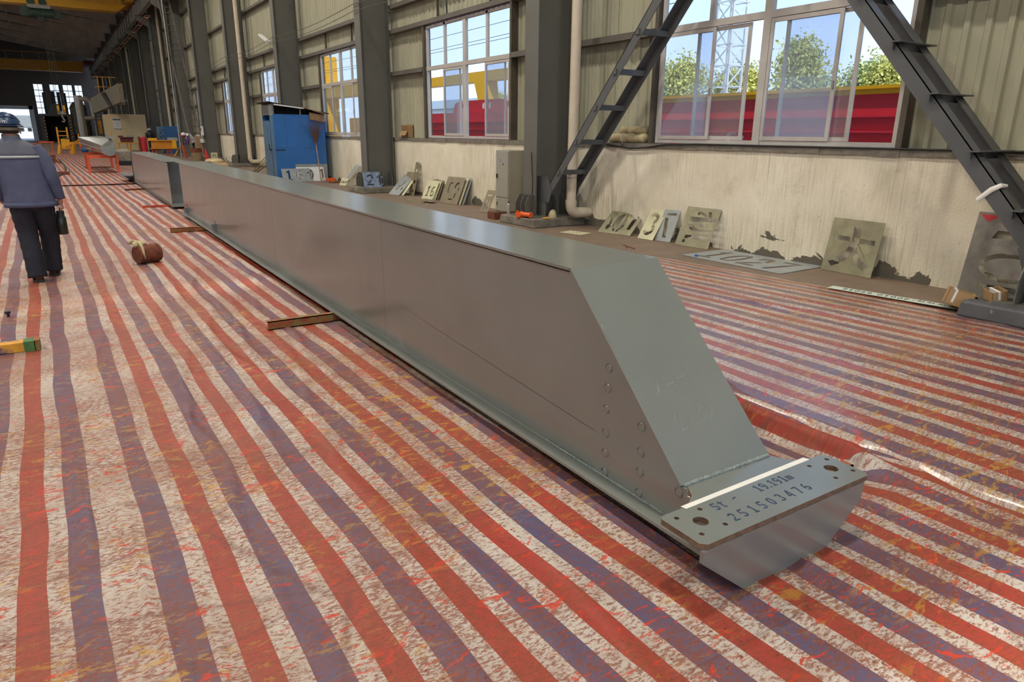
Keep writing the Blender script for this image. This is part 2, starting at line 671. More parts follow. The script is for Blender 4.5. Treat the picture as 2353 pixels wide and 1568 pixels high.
M_STENCIL = paint('stencil plate olive', (.27, .25, .155), .55, .15, var=.2, scale=5, spot=(.34, .315, .19), spot_amt=.50, spot_scale=2.2)
M_STENCILB = paint('stencil plate brown', (.23, .19, .12), .6, .1, var=.2, scale=5, spot=(.35, .32, .22), spot_amt=.4, spot_scale=4)
M_STENCILY = paint('stencil plate pale yellow', (.56, .54, .34), .55, .05, var=.15, scale=5)
M_STENCILG = paint('stencil plate grey', (.30, .32, .31), .5, .1, var=.15, scale=6)
M_STENCILBL = paint('stencil plate sprayed blue', (.20, .26, .36), .5, .1, var=.45, scale=9)
M_STENCILW = paint('stencil plate white', (.72, .73, .72), .5, var=.08)
M_SIGN = paint('pale green sign strip', (.60, .66, .54), .5, var=.06)
M_INK = paint('dark ink', (.02, .03, .05), .6, var=.3, scale=30)
M_INKB = paint('blue black stencil ink', (.025, .045, .085), .6, var=.5, scale=40)
M_CARD = paint('cardboard', (.38, .24, .11), .8, var=.12, scale=5)
M_BUNDLE = paint('yellowed cloth', (.50, .42, .24), .8, var=.2, scale=8, bump=.3, bscale=25)
M_TAPE = paint('white tape', (.78, .76, .68), .6, var=.06)
M_PLYEDGE = paint('bare brown plate edge', (.17, .10, .06), .7, var=.4, scale=30, bump=.4, bscale=80)
M_ROOF = paint('dark roof sheet', (.12, .095, .078), .8, var=.2, scale=.6)
M_RAFTER = paint('rafter brown grey', (.55, .43, .34), .7, var=.2, scale=1)
M_RUNWAY = paint('runway beam grey', (.24, .235, .20), .6, var=.2, scale=1, spot=(.05, .035, .025), spot_amt=.42, spot_scale=3, streak=True)
M_GREEN = paint('hoist green', (.02, .055, .032), .5, var=.3)
M_RED = paint('red girder paint', (.62, .025, .045), .42, var=.06, scale=1)
M_YTOP = paint('yellow top flange', (.80, .40, .005), .45, var=.05)
M_JACKET = paint('blue grey work jacket', (.085, .095, .16), .85, var=.18, scale=7, bump=.5, bscale=14)
M_YOKE = paint('grey jacket yoke', (.115, .12, .15), .85, var=.12, scale=7, bump=.4, bscale=16)
M_TROUSER = paint('black trousers', (.017, .018, .026), .85, var=.3, scale=6, bump=.6, bscale=14)
M_SKIN = paint('skin', (.42, .20, .13), .55, var=.1, scale=20)
M_HAIR = paint('black hair', (.015, .012, .01), .7, var=.3, scale=60)
M_HELMET = paint('blue helmet plastic', (.022, .05, .11), .32, var=.1)
M_BOOT = paint('brown work boot', (.12, .045, .022), .7, var=.3, scale=15)
M_SOLE = paint('dark sole', (.03, .025, .02), .8)
M_REFLECT = paint('reflective strip', (.42, .44, .44), .4)
M_LEAF = paint('yellow green leaves', (.62, .60, .17), .7, var=.35, scale=1.5)
M_LEAF2 = paint('green leaves', (.46, .52, .20), .7, var=.35, scale=1.5)
M_BARK = paint('bark', (.12, .09, .06), .9, var=.3)
M_GROUND = concrete('outdoor yard', (.30, .28, .25), (.42, .40, .36), .9, .5)
M_WOOD = paint('old wood', (.30, .21, .12), .8, var=.25, scale=6, streak=True)
M_TWIG = paint('broom twigs', (.16, .085, .05), .85, var=.35, scale=30)
M_BAMBOO = paint('bamboo handle', (.42, .24, .14), .6, var=.2, scale=10)
M_GALV = paint('galvanised duct', (.40, .37, .33), .4, .35, var=.15, scale=3)
M_BROWNSTEEL = paint('brown red steel', (.16, .035, .025), .6, var=.15)
M_CRIMSON = paint('crimson', (.5, .02, .03), .5, var=.12)
M_PURPLE = paint('purple jacket panel', (.12, .05, .16), .8, var=.2)
M_BLDG = paint('white building wall', (.72, .74, .78), .8, var=.05)
M_CABLE = paint('black cable', (.02, .018, .016), .6)
M_WIRE = paint('wire', (.09, .085, .08), .6)
M_MUD = concrete('rubble grey', (.16, .14, .11), (.34, .30, .24), .9, 8, .5)
M_LAMPGLOW = glow('lamp glow', (1.0, .93, .83), 6.0)

# ================================================================== THE HALL
COLS = [2.4 + 8.1 * k for k in range(-1, 16)]
Y_END = 131.0
Y_BACK = -9.0
X_LEFT = -15.0

fl = MB().box(X_LEFT - .3, 8.3, Y_BACK, Y_END, -.2, 0).build('floor', M_FLOOR)
struct(fl)
tag(fl, 'brown dusty concrete floor of the hall', 'floor')
gd = MB().box(8.3, 160, -60, 220, -.25, -.05).build('ground', M_GROUND)
struct(gd)
tag(gd, 'pale concrete yard outside the windows', 'ground')

# ---- low plastered wall with its rough coping, cladding sheets and girts
wr = MB().box(8.03, 8.30, Y_BACK, Y_END, 0, 1.40).build('wall_right', M_PLASTER)
struct(wr)
tag(wr, 'cream plastered low wall with cladding and windows above', 'wall')
cp = MB()
n = 420
ys = np.linspace(Y_BACK, Y_END, n)
for i in range(n - 1):
    d0 = .005 * math.sin(i * 2.3) + random.uniform(-.004, .004)
    cp.box(8.005 + d0, 8.30, ys[i], ys[i + 1] + .002, 1.385 + random.uniform(-.006, .006), 1.462)
cp.build('coping', M_COPING, wr)


def rib_sheet(width, z0, z1, pitch=.21):
    """trapezoid rib profile, sheet in the YZ plane, ribs towards -X"""
    mb = MB()
    k = int(round(width / pitch))
    prof = []
    for i in range(k):
        y = i * pitch
        prof += [(0, y), (0, y + pitch * .52), (-.028, y + pitch * .62), (-.028, y + pitch * .88), (0, y + pitch * .98)]
    prof.append((0, k * pitch))
    vs = [(x, y, z0) for x, y in prof] + [(x, y, z1) for x, y in prof]
    m_ = len(prof)
    fs = [(i, i + 1, m_ + i + 1, m_ + i) for i in range(m_ - 1)]
    return mb.add(vs, fs).mesh('cladding_sheet', recalc=False)


ZTOP = 12.6
SH_FULL = rib_sheet(1.05, 1.45, ZTOP)
SH_TOP = rib_sheet(1.05, 4.10, ZTOP)
SH_N = rib_sheet(.84, 1.45, ZTOP)
WIN0, WIN1 = 2.05, 5.91         # window reach inside a bay, from the near column
for ci, yc in enumerate(COLS[:-1]):
    if yc > 60:
        spans = [(SH_FULL, y, 1.05) for y in np.arange(yc, yc + 8.0, 1.05)][:8]
        big = MB().box(8.20, 8.22, yc, yc + 8.1, 1.45, ZTOP).build('cladding_sheet', M_CLAD, wr)
        continue
    lay = [(SH_FULL, yc), (SH_FULL, yc + 1.0), (SH_TOP, yc + 2.05), (SH_TOP, yc + 3.1), (SH_TOP, yc + 4.15), (SH_TOP, yc + 5.0),
           (SH_FULL, yc + 5.95), (SH_FULL, yc + 6.98), (SH_FULL, yc + 7.08)]
    for me, y in lay:
        o = link(me, 'cladding_sheet', M_CLAD, wr)
        o.location = (8.20 + (0.0006 if random.random() > .5 else 0), y, 0)
# girts: channels carried between the columns
for ci, yc in enumerate(COLS[:-1]):
    if yc > 66:
        continue
    a, b = yc + .12, yc + 7.98
    for z, segs in ((3.10, [(a, yc + WIN0 - .07), (yc + WIN1 + .09, b)]), (4.14, [(a, b)]), (4.74, [(a, b)]), (6.65, [(a, b)]), (8.6, [(a, b)]), (10.5, [(a, b)])):
        for s0, s1 in segs:
            g_ = MB().box(7.985, 8.00, s0, s1, z - .05, z + .05).box(8.0, 8.15, s0, s1, z + .035, z + .05).box(8.0, 8.15, s0, s1, z - .05, z - .035)
            g_.build('girt', M_GIRT, wr)
    for yj in (yc + WIN0 - .06, yc + WIN1 + .06):
        MB().box(8.0, 8.15, yj - .035, yj + .035, 1.46, 4.09).build('jamb_post', M_JAMB, wr)
    if yc < 40:
        for yj in (yc + 2.9, yc + 5.3):
            MB().box(8.06, 8.12, yj - .012, yj + .012, 4.19, 4.69).build('sag_rod', M_JAMB, wr)


# ---- windows
def window(idx, y0, y1, label, detail=True):
    z0, z1, zt = 1.475, 4.06, 3.10
    x0, x1 = 8.06, 8.12
    t = .055
    w = thing('window_%d' % idx, label, 'window', (8.09, y0, z0), kind='structure')
    MB().box(x0, x1, y0, y0 + t, z0, z1).box(x0, x1, y1 - t, y1, z0, z1).box(x0, x1, y0 + t, y1 - t, z1 - t, z1).box(x0, x1, y0 + t, y1 - t, z0, z0 + t).build('window_frame', M_FRAME, w)
    q = [y0 + (y1 - y0) * k / 4 for k in range(5)]
    MB().box(x0 - .01, x1, y0, y1, zt - .045, zt + .045).build('transom', M_FRAME, w)
    MB().box(x0 - .012, x1, q[2] - .06, q[2] + .06, z0, z1).build('mullion', M_FRAME, w)
    for k in (1, 3):
        MB().box(x0, x1 - .01, q[k] - .04, q[k] + .04, zt, z1).build('mullion', M_FRAME, w)
    for k in range(4):
        MB().box(8.088, 8.094, q[k] + .03, q[k + 1] - .03, zt + .03, z1 - .03).build('pane', M_GLASS, w)
    # lower half: two sliding sashes in each half, front one and back one
    h = q[2] - q[0]
    for k, base in ((0, q[0]), (1, q[2])):
        b0, b1 = base + .055, base + h - .055
        if idx == 2:
            fr_ = (b1 - 1.02, b1)
            bk_ = (b1 - (1.26 if k == 0 else 1.60), b1 - (.22 if k == 0 else .66))
        elif idx == 3:
            fr_, bk_ = (b0, b0 + .98), (b0 + .20, b0 + 1.02)
        else:
            fr_, bk_ = (b1 - .98, b1), (b0 + .02, b0 + .98)
        for j, ((ya, yb), xa) in enumerate(((fr_, 8.048), (bk_, 8.085))):
            f = MB()
            f.box(xa, xa + .025, ya, ya + .05, z0 + .06, zt - .055).box(xa, xa + .025, yb - .05, yb, z0 + .06, zt - .055)
            f.box(xa + .001, xa + .024, ya + .05, yb - .05, z0 + .06, z0 + .11).box(xa + .001, xa + .024, ya + .05, yb - .05, zt - .105, zt - .055)
            so = f.build('sash', M_FRAME, w)
            MB().box(xa + .010, xa + .015, ya + .045, yb - .045, z0 + .10, zt - .10).build('pane', M_SASH, so)
            if detail and j == 0:
                MB().box(xa - .012, xa, ya + .015, ya + .035, 2.14, 2.24).build('latch', M_STEEL, so)
    return w


names = {0: 'wide sliding window behind the steel bracing, red girder outside', 1: 'sliding window between the locker and the painted column, red beam outside',
         2: 'window beside the blue shed with yellow steel outside', 3: 'window partly behind the blue shed roof', 4: 'slim bright window beyond the second cream pipe',
         5: 'far window past the ladder stair', 6: 'far window behind the blue cabinet'}
for k in range(-1, 8):
    yc = 2.4 + 8.1 * k
    window(k + 2 if k >= 0 else 20, yc + WIN0, yc + WIN1, names.get(k, 'far hall window number %d along the wall' % (k + 2)), k < 3)

# ---- columns
def column(yc, label, near):
    t = thing('steel_column', label, 'column', (7.56, yc, 0), group='columns along the window wall')
    zt = 12.4
    MB().box(7.16, 7.178, yc - .2, yc + .2, .16, zt).build('flange', M_COL, t)
    MB().box(7.178, 7.94, yc - .006, yc + .006, .16, zt).build('web', M_COL, t)
    MB().box(7.94, 7.958, yc - .2, yc + .2, .16, zt).build('flange', M_COL, t)
    p = MB().hexa([(6.86, yc - .57, 0), (8.03, yc - .57, 0), (8.03, yc + .57, 0), (6.86, yc + .57, 0)], [(6.88, yc - .55, .15), (8.03, yc - .55, .15), (8.03, yc + .55, .15), (6.88, yc + .55, .15)])
    bevel(p.build('pedestal', M_PED if near != 'C' else M_PEDPAINT, t), .02, 2)
    MB().box(6.98, 8.02, yc - .34, yc + .34, .15, .175).build('base_plate', M_COL, t)
    if yc < 36:
        g = [(0, 0), (.2, 0), (.2, .22), (.13, .36), (0, .36)]
        for dy in (-.16, 0, .16):
            MB().prism([(-a, b) for a, b in g], (7.16, yc + dy - .006, .175), (1, 0, 0), (0, 0, 1), (0, 1, 0), .012).build('gusset', M_COL, t)
        for dx in (.10, .38, .66):
            MB().prism([(-a, b) for a, b in [(0, 0), (.33, 0), (.33, .2), (.22, .36), (0, .36)]], (7.178 + dx, yc - .006, .175), (0, 1, 0), (0, 0, 1), (1, 0, 0), .012).build('gusset', M_COL, t)
    # bracket that carries the crane runway
    br = MB().prism([(0, 0), (-.75, 0), (-.75, -.3), (0, -.75)], (7.16, yc - .08, 9.35), (1, 0, 0), (0, 0, 1), (0, 1, 0), .16)
    br.box(6.30, 7.16, yc - .18, yc + .18, 9.35, 9.40)
    br.build('bracket', M_COL, t)
    return t


col_labels = {0: 'steel column at the frame edge on a dark painted pedestal', 1: 'dark grey steel column beside the cream drain pipe and the locker',
              2: 'dark grey steel column with the blue 2t stencil at its foot', 3: 'steel column standing behind the blue shed', 4: 'steel column beside the second cream pipe, left of the shed',
              5: 'steel column with a small white meter box on it', 6: 'steel column behind the ladder stair', 7: 'steel column behind the blue cabinet'}
for k, yc in enumerate(COLS[1:]):
    column(yc, col_labels.get(k, 'far steel column under the crane runway'), 'C' if k == 0 else 'A')

# ---- cream drain pipes beside some columns
def pipe(yc, label, elbow=True):
    y = yc - .64
    t = thing('drain_pipe', label, 'pipe', (7.62, y, 0), group='cream drain pipes')
    x = 7.62
    smooth_by_angle(MB().tube([(x, y, .42), (x, y, 12.0)], .088, 20).build('pipe', M_PVC, t))
    el = [(x, y, .46), (x, y, .40)]
    for k in range(1, 8):
        a = PI / 2 * k / 7
        el.append((x + .14 * (1 - math.cos(a)), y, .38 - .14 * math.sin(a)))
    el += [(8.03, y, .24)]
    smooth_by_angle(MB().tube(el, .096, 20).build('elbow', M_PVC, t))
    smooth_by_angle(MB().tube([(x, y, .40), (x, y, .47)], .1, 20).build('collar', M_PVC, t))
    for z in (4.9, 8.2):
        smooth_by_angle(MB().tube([(x, y, z), (x, y, z + .14)], .094, 20).build('collar', M_PVC, t))
    MB().tube([(x + .09 * math.cos(a), y + .09 * math.sin(a), .86 + .01 * math.sin(3 * a)) for a in np.linspace(0, 2 * PI, 20)], .004, 5).build('tie_wire', M_WIRE, t)
    return t


pipe(10.5, 'cream plastic drain pipe with elbow beside the near bracing')
pipe(34.8, 'cream plastic drain pipe just left of the blue shed')
pipe(59.1, 'cream drain pipe rising from behind the blue cabinet')
pipe(83.4, 'thin far cream drain pipe above the cream booth')

# ---- bracing: two ladder-like diagonals of angle steel
def brace(label, A, B, zs, flip):
    """A foot, B head as (y, z); two angles at x=7.30 and 7.85 with battens at heights zs"""
    t = thing('steel_brace', label, 'brace', (7.58, A[0], 0), group='diagonal braces in the window bay')
    d = Vector((0, B[0] - A[0], B[1] - A[1])).normalized()
    up = Vector((0, -d.z, d.y)) if flip else Vector((0, d.z, -d.y))      # upper side of the slope
    for x, sx in ((7.29, 1), (7.86, -1)):
        h0 = up * .07
        MB().angle(Vector((x, A[0], A[1])) + h0, Vector((x, B[0], B[1])) + h0, .145, .012, (sx, 0, 0), -up).build('chord', M_BRACE, t)
    for z in zs:
        k = (z - A[1]) / (B[1] - A[1])
        y = A[0] + (B[0] - A[0]) * k
        if flip:
            y -= .075
            MB().box(7.22, 7.93, y - .10, y, z - .006, z + .006).box(7.26, 7.89, y - .012, y, z - .07, z - .006).build('batten', M_BRACE, t)
        else:
            MB().box(7.27, 7.88, y - .012, y, z - .04, z + .04).box(7.27, 7.88, y, y + .07, z - .04, z - .03).build('batten', M_BRACE, t)
    g = [(0, 0), (.42, 0), (.5, .2), (.35, .45), (0, .45)]
    yb = A[0]
    s = 1 if flip else -1
    for x in (7.272, 7.862):
        MB().prism([(a * s, b) for a, b in g], (x, yb - s * .38, .42), (0, 1, 0), (0, 0, 1), (1, 0, 0), .012).build('gusset', M_BRACE, t)
    return t


brace('diagonal ladder-like steel brace rising right from the pipe', (10.10, .60), (5.2, 6.15), (.96, 1.47, 2.0, 2.5, 3.01, 3.52, 4.03), False)
brace('diagonal ladder-like steel brace rising left from the cardboard boxes', (2.62, .62), (7.5, 6.15), (.96, 1.47, 2.0, 2.51, 3.03, 3.54, 4.05), True)

# ---- crane runway on the brackets
rw = thing('crane_runway', 'long grey crane runway beam carried on the column brackets', 'beam', (6.65, 30, 9.4))
MB().box(6.635, 6.655, 12, Y_END - 1, 9.42, 10.42).build('web', M_RUNWAY, rw)
MB().box(6.47, 6.82, 12, Y_END - 1, 10.42, 10.445).build('top_flange', M_RUST, rw)
MB().box(6.5, 6.79, 12, Y_END - 1, 9.40, 9.42).build('bottom_flange', M_RUNWAY, rw)
MB().box(6.60, 6.68, 12, Y_END - 1, 10.445, 10.56).build('rail', M_RUST, rw)
for y in np.arange(40, 100, 2.0):
    MB().box(6.52, 6.77, y - .008, y + .008, 9.42, 10.42).build('stiffener', M_RUNWAY, rw)

# ---- roof: rafters and sheets
ce = MB().add([(8.3, Y_BACK, 12.7), (-4, Y_BACK, 14.2), (-4, Y_END, 14.2), (8.3, Y_END, 12.7), (X_LEFT, Y_BACK, 12.9), (X_LEFT, Y_END, 12.9),
               (8.3, Y_BACK, 12.8), (-4, Y_BACK, 14.3), (-4, Y_END, 14.3), (8.3, Y_END, 12.8), (X_LEFT, Y_BACK, 13.0), (X_LEFT, Y_END, 13.0)],
              [(0, 1, 2, 3), (1, 4, 5, 2), (6, 9, 8, 7), (7, 8, 11, 10)]).build('ceiling', M_ROOF)
struct(ce)
tag(ce, 'dark brown roof sheets over steel rafters', 'ceiling')
for yc in COLS:
    if yc < 26:
        continue
    r_ = MB()
    r_.hexa([(7.2, yc - .1, 11.55), (7.2, yc + .1, 11.55), (-4, yc + .1, 13.35), (-4, yc - .1, 13.35)], [(7.2, yc - .1, 12.6), (7.2, yc + .1, 12.6), (-4, yc + .1, 14.0), (-4, yc - .1, 14.0)])
    r_.hexa([(-4, yc - .1, 13.35), (-4, yc + .1, 13.35), (X_LEFT, yc + .1, 11.9), (X_LEFT, yc - .1, 11.9)], [(-4, yc - .1, 14.0), (-4, yc + .1, 14.0), (X_LEFT, yc + .1, 12.7), (X_LEFT, yc - .1, 12.7)])
    r_.build('rafter', M_RAFTER, ce)
for x in (6.0, 4.0, 2.0, 0.0, -2.0):
    z = 12.7 + (8.3 - x) * 1.5 / 12.3 - .12
    MB().box(x - .04, x + .04, 26, Y_END, z - .1, z + .1).build('purlin', M_RAFTER, ce)

# ---- left and back walls (behind the viewer): windows and an open gate
wlft = MB()
wlft.box(X_LEFT - .3, X_LEFT, Y_BACK, Y_END, 0, 1.4).box(X_LEFT - .3, X_LEFT, Y_BACK, Y_END, 4.4, 12.9)
for yc in COLS + [Y_END - 2]:
    wlft.box(X_LEFT - .3, X_LEFT, yc - 1.6, yc + 1.6, 1.4, 4.4)
wl_ = struct(wlft.build('wall_left', M_CLAD))
tag(wl_, 'cladding wall with a row of windows on the far side of the hall', 'wall')
wb = MB().box(X_LEFT, -10, Y_BACK - .3, Y_BACK, 0, 13.5).box(6.0, 8.3, Y_BACK - .3, Y_BACK, 0, 13.5).box(-10, 6.0, Y_BACK - .3, Y_BACK, 8.5, 13.9)
wb = struct(wb.build('wall_back', M_CLAD))
tag(wb, 'end wall with an open gate behind the viewer', 'wall')

# ---- far end wall, its gate opening and its window grid
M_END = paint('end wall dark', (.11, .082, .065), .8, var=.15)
e = MB()
X0, X1, X2, X3 = X_LEFT, -9.0, -1.55, 8.3      # gate from X1 to X2, up to z 4.75
wins = [(-1.0, .1), (1.05, 2.2), (2.75, 3.9), (4.3, 5.2)]
zb, zt_ = 3.8, 8.1
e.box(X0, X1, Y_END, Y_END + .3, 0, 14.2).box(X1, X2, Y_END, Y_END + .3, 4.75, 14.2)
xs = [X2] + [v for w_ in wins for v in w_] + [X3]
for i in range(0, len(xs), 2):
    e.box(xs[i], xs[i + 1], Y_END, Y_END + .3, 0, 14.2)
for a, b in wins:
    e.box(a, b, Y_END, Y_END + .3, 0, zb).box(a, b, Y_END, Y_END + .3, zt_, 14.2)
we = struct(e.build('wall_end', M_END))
tag(we, 'dark far end wall with a gate opening and tall window strips', 'wall')
for a, b in wins:
    for z in (4.7, 5.55, 6.4, 7.25):
        MB().box(a, b, Y_END - .02, Y_END + .05, z - .05, z + .05).build('glazing_bar', M_END, we)
    MB().box((a + b) / 2 - .03, (a + b) / 2 + .03, Y_END - .02, Y_END + .05, zb, zt_).build('glazing_bar', M_END, we)
d_ = MB().box(X1, X2, Y_END - .15, Y_END + .05, 4.45, 4.95).box(X2 - .55, X2 + .05, Y_END - .15, Y_END + .05, 0, 4.95)
dd = struct(d_.build('door_1', M_WHITE))
tag(dd, 'white framed gate opening at the far left end of the hall', 'door')

# ---- added fill lamps, unseen under the roof, that brighten the hall
def lamp(x, y, z, power):
    t = thing('fill_lamp', 'unseen round fill lamp added under the roof to brighten the hall', 'lamp', (x, y, z), group='added fill lamps under the roof')
    MB().tube([(0, 0, .02), (0, 0, .16), (0, 0, .30)], [.42, .30, .12], 20).build('reflector', M_STEEL, t, world=False)
    MB().tube([(0, 0, .30), (0, 0, 1.0)], .03, 6).build('stem', M_STEEL, t, world=False)
    ld = bpy.data.lights.new('fill_light', 'AREA')
    ld.shape = 'DISK'
    ld.size = .8
    ld.energy = power
    ld.color = FILL_COLOR
    lo = bpy.data.objects.new('fill_light', ld)
    C.objects.link(lo)
    lo.parent = t
    lo.location = (0, 0, 0.0)


for y in (-5, 3, 11, 19, 27, 36, 46):
    for x in (-7.5, 2.5):
        lamp(x, y, 12.0, FILL_POWER * (1.0 if y < 30 else .85))
for y in (56, 76, 96):
    lamp(-4.5, y, 12.0, FILL_POWER * 1.1)

# ================================================================== STRIPED SHEETS ON THE FLOOR
def vnoise(x, y, seed):
    r = np.random.default_rng(seed).random((64, 64))
    xi, yi = np.floor(x).astype(int), np.floor(y).astype(int)
    fx, fy = x - xi, y - yi
    fx, fy = fx * fx * (3 - 2 * fx), fy * fy * (3 - 2 * fy)
    g = lambda i, j: r[(xi + i) % 64, (yi + j) % 64]
    return (g(0, 0) * (1 - fx) + g(1, 0) * fx) * (1 - fy) + (g(0, 1) * (1 - fx) + g(1, 1) * fx) * fy


def grid_sheet(name, X, Y, Zh, U, V, mat, label, thick_edge=True):
    ny, nx = X.shape
    co = np.stack([X, Y, Zh], -1).reshape(-1, 3)
    idx = np.arange(nx * ny).reshape(ny, nx)
    f = np.stack([idx[:-1, :-1], idx[:-1, 1:], idx[1:, 1:], idx[1:, :-1]], -1).reshape(-1, 4)
    me = bpy.data.meshes.new(name)
    me.from_pydata(co.tolist(), [], f.tolist())
    uvl = me.uv_layers.new(name='UVMap')
    uvv = np.stack([U, V], -1).reshape(-1, 2)
    li = np.empty(len(me.loops), dtype=np.int32)
    me.loops.foreach_get('vertex_index', li)
    uvl.data.foreach_set('uv', uvv[li].astype(np.float32).ravel())
    me.polygons.foreach_set('use_smooth', [True] * len(me.polygons))
    me.materials.append(mat)
    o = bpy.data.objects.new(name, me)
    C.objects.link(o)
    tag(o, label, 'tarpaulin', 'striped woven sheets on the floor')
    return o


def creases(X, Y, seed, n, amp, xr, yr):
    h = np.zeros_like(X)
    rg = np.random.default_rng(seed)
    for i in range(n):
        x0, yc = rg.uniform(*xr), rg.uniform(*yr)
        ln = rg.uniform(.5, 2.2)
        w = rg.uniform(.010, .028)
        a = amp * rg.uniform(.25, 1.2)
        ang = rg.uniform(-.18, .12)
        xc = x0 + (Y - yc) * ang + .05 * np.sin(Y * rg.uniform(1.5, 4) + i) + .03 * (vnoise(Y * 2.1, Y * 0 + i, seed + i) - .5)
        d = np.clip(1 - np.abs(Y - yc) / ln, 0, 1) ** .7
        q = (X - xc) / w
        h += a * d * np.exp(-q * q)
    return h


yy = [.3]
while yy[-1] < 24.2:
    yy.append(yy[-1] + .022 + .0042 * max(0, yy[-1] - 2))
yy = np.array(yy)
xx = np.linspace(-4.6, 3.42, 300)
X, Y = np.meshgrid(xx, yy)
H = .006 + .010 * vnoise(X * 2.3 + 40, Y * 1.1 + 9, 3) * vnoise(X * .6 + 5, Y * .5, 4) + .004 * vnoise(X * 7, Y * 3, 5)
H += creases(X, Y, 21, 70, .019, (-1.2, 2.6), (1.0, 14))
# a few long folds crossing the stripes
for k, (yc, sl, a) in enumerate(((2.55, .35, .006), (3.1, .38, .006), (3.9, .30, .005), (4.7, .33, .005), (5.8, .3, .004), (7.0, .28, .004))):
    q = (Y - (yc + (X - .5) * sl + .05 * np.sin(X * 2 + k))) / .012
    H += a * np.exp(-q * q) * np.clip(vnoise(X * .9 + k * 7, Y * 0 + k, 50 + k) * 2 - .5, 0, 1)
# bunched-up red ridge to the right of the girder
xr_ = 3.20 + .05 * np.sin(Y * 2.2) + .07 * np.clip(Y - 2.3, 0, 2)
ramp_ = np.clip((Y - 1.42) / .30, 0, 1) * np.clip((7 - Y) / 3, 0, 1)
qd = X - xr_
H += .105 * ramp_ * np.where(qd < 0, np.exp(-(qd / .045) ** 2), np.exp(-(qd / .11) ** 2))
U = X - .005 + .0139 * (Y - 2.2)
U = U + np.clip(ramp_, 0, 1) * ((3.333 - (xr_ - .005 + .0139 * (Y - 2.2))) * np.exp(-(qd / .42) ** 2) - .62 * qd * np.exp(-(qd / .13) ** 2))
grid_sheet('striped_sheet', X, Y, H, U, Y, M_TARP, 'paint-splattered red, white and blue striped sheet left of and under the long grey girder')

# right-hand sheet, lying over the first one
yy = [.2]
while yy[-1] < 21.5:
    yy.append(yy[-1] + .026 + .0045 * max(0, yy[-1] - 2))
yy = np.array(yy)
ss = np.linspace(0, 1, 190)
Sg, Y = np.meshgrid(ss, yy)
xl = np.interp(yy, [0, 1.0, 1.3, 1.65, 2.0, 2.45, 2.75, 3.25, 4.2, 6, 22], [3.38, 3.35, 3.36, 3.40, 3.37, 3.42, 3.48, 3.60, 3.66, 3.6, 3.5])
xl = xl + .02 * np.sin(yy * 9)
xrt = np.interp(yy, [0, 2.95, 3.15, 4.34, 5.43, 6.6, 8.3, 12, 18, 22], [6.84, 6.84, 6.96, 6.94, 6.83, 6.68, 6.36, 6.2, 6.05, 5.9])
xrt = xrt + .025 * np.sin(yy * 5.1) * np.clip(vnoise(yy * 1.3, yy * 0, 8) * 2 - .6, 0, 1) + .012 * np.sin(yy * 13)
X = xl[:, None] * (1 - Sg) + xrt[:, None] * Sg
H = .018 + .012 * vnoise(X * 2.1, Y * 1.2, 13) + .004 * vnoise(X * 8, Y * 4, 15)
rot = .12
Xr, Yr = X + rot * Y, Y - rot * X
H += creases(Xr, Yr, 31, 46, .012, (3.6, 7.4), (0, 8))
edge = np.clip((xrt[:, None] - X) / .12, 0, 1)
H += .02 * (1 - edge) * vnoise(Y * 4, Y * 0 + 3, 17)
ledge = np.clip((X - xl[:, None]) / .25, 0, 1)
H += .022 * (1 - ledge) * np.clip(vnoise(Y * 1.7 + 3, Y * 0 + 1, 19) * 1.6 - .4, 0, 1) * np.clip(ledge * 6, .2, 1)
H = H * np.clip(ledge * 9, .1, 1)
H = .004 + H * (.12 + .88 * np.clip((xrt[:, None] - X) / .45, 0, 1))
xls, xrs = 3.38 + .03 * Y, 7.05 - .105 * (Y - 2.47)
U = 40 * .337 + .083 + (X - xls) / (xrs - xls) * 2.95
grid_sheet('striped_sheet', X, Y, H, U, Yr, M_TARP_R, 'shiny striped sheet between the girder and the plastered wall')

# third sheet further down the hall
yy = np.linspace(24.25, 66, 240)
xx = np.linspace(-3.5, 5.6, 120)
X, Y = np.meshgrid(xx, yy)
H = .008 + .010 * vnoise(X * 2, Y * .8, 23)
H += .03 * np.exp(-((Y - 24.25) / .12) ** 2)
grid_sheet('striped_sheet', X, Y, H, X + 20 * .337 + .02 * Y, Y, M_TARP_F, 'faded striped sheet beyond the sheet seam, under the trestles')

# ================================================================== THE LONG GREY GIRDER
GX0, GX1 = 1.885, 2.42
ZB, ZT = .082, 1.017
gr = thing('crane_girder', 'long grey-green box girder with a sloped end and drilled end plate', 'girder', (2.15, 1.5, 0), -.0057)
Y_T, Y_F = 2.437, 14.78            # top flange near end, far end
WX0, WX1 = 1.900, 2.405
tf = MB().box(GX0, GX1, Y_T, Y_F + .4, ZT - .014, ZT).build('top_flange', M_GREY, gr)
bf = MB().box(1.818, 2.47, 1.40, Y_F - .2, ZB, ZB + .014).build('bottom_flange', M_GREY, gr)
# side webs, cut to the slope at the near end
web = [(Y_F - .02, ZB + .014), (Y_F - .02, ZT - .014), (Y_T - .006, ZT - .024), (1.682, .262), (1.652, .268), (1.638, .255), (1.636, .24), (1.645, .235), (1.66, .2455), (1.40, .2455), (1.40, ZB + .014)]
for x in (WX0, WX1 - .008):
    MB().prism(web, (x, 0, 0), (0, 1, 0), (0, 0, 1), (1, 0, 0), .008).build('web', M_GREY, gr)
# vertical weld seams on the visible web
for y in (4.72, 7.9, 11.1):
    MB().bar((WX0 - .0002, y, ZB + .02), (WX0 - .0002, y + .01, ZT - .02), .008, .0015, (1, 0, 0)).build('weld_seam', M_GREY, gr)
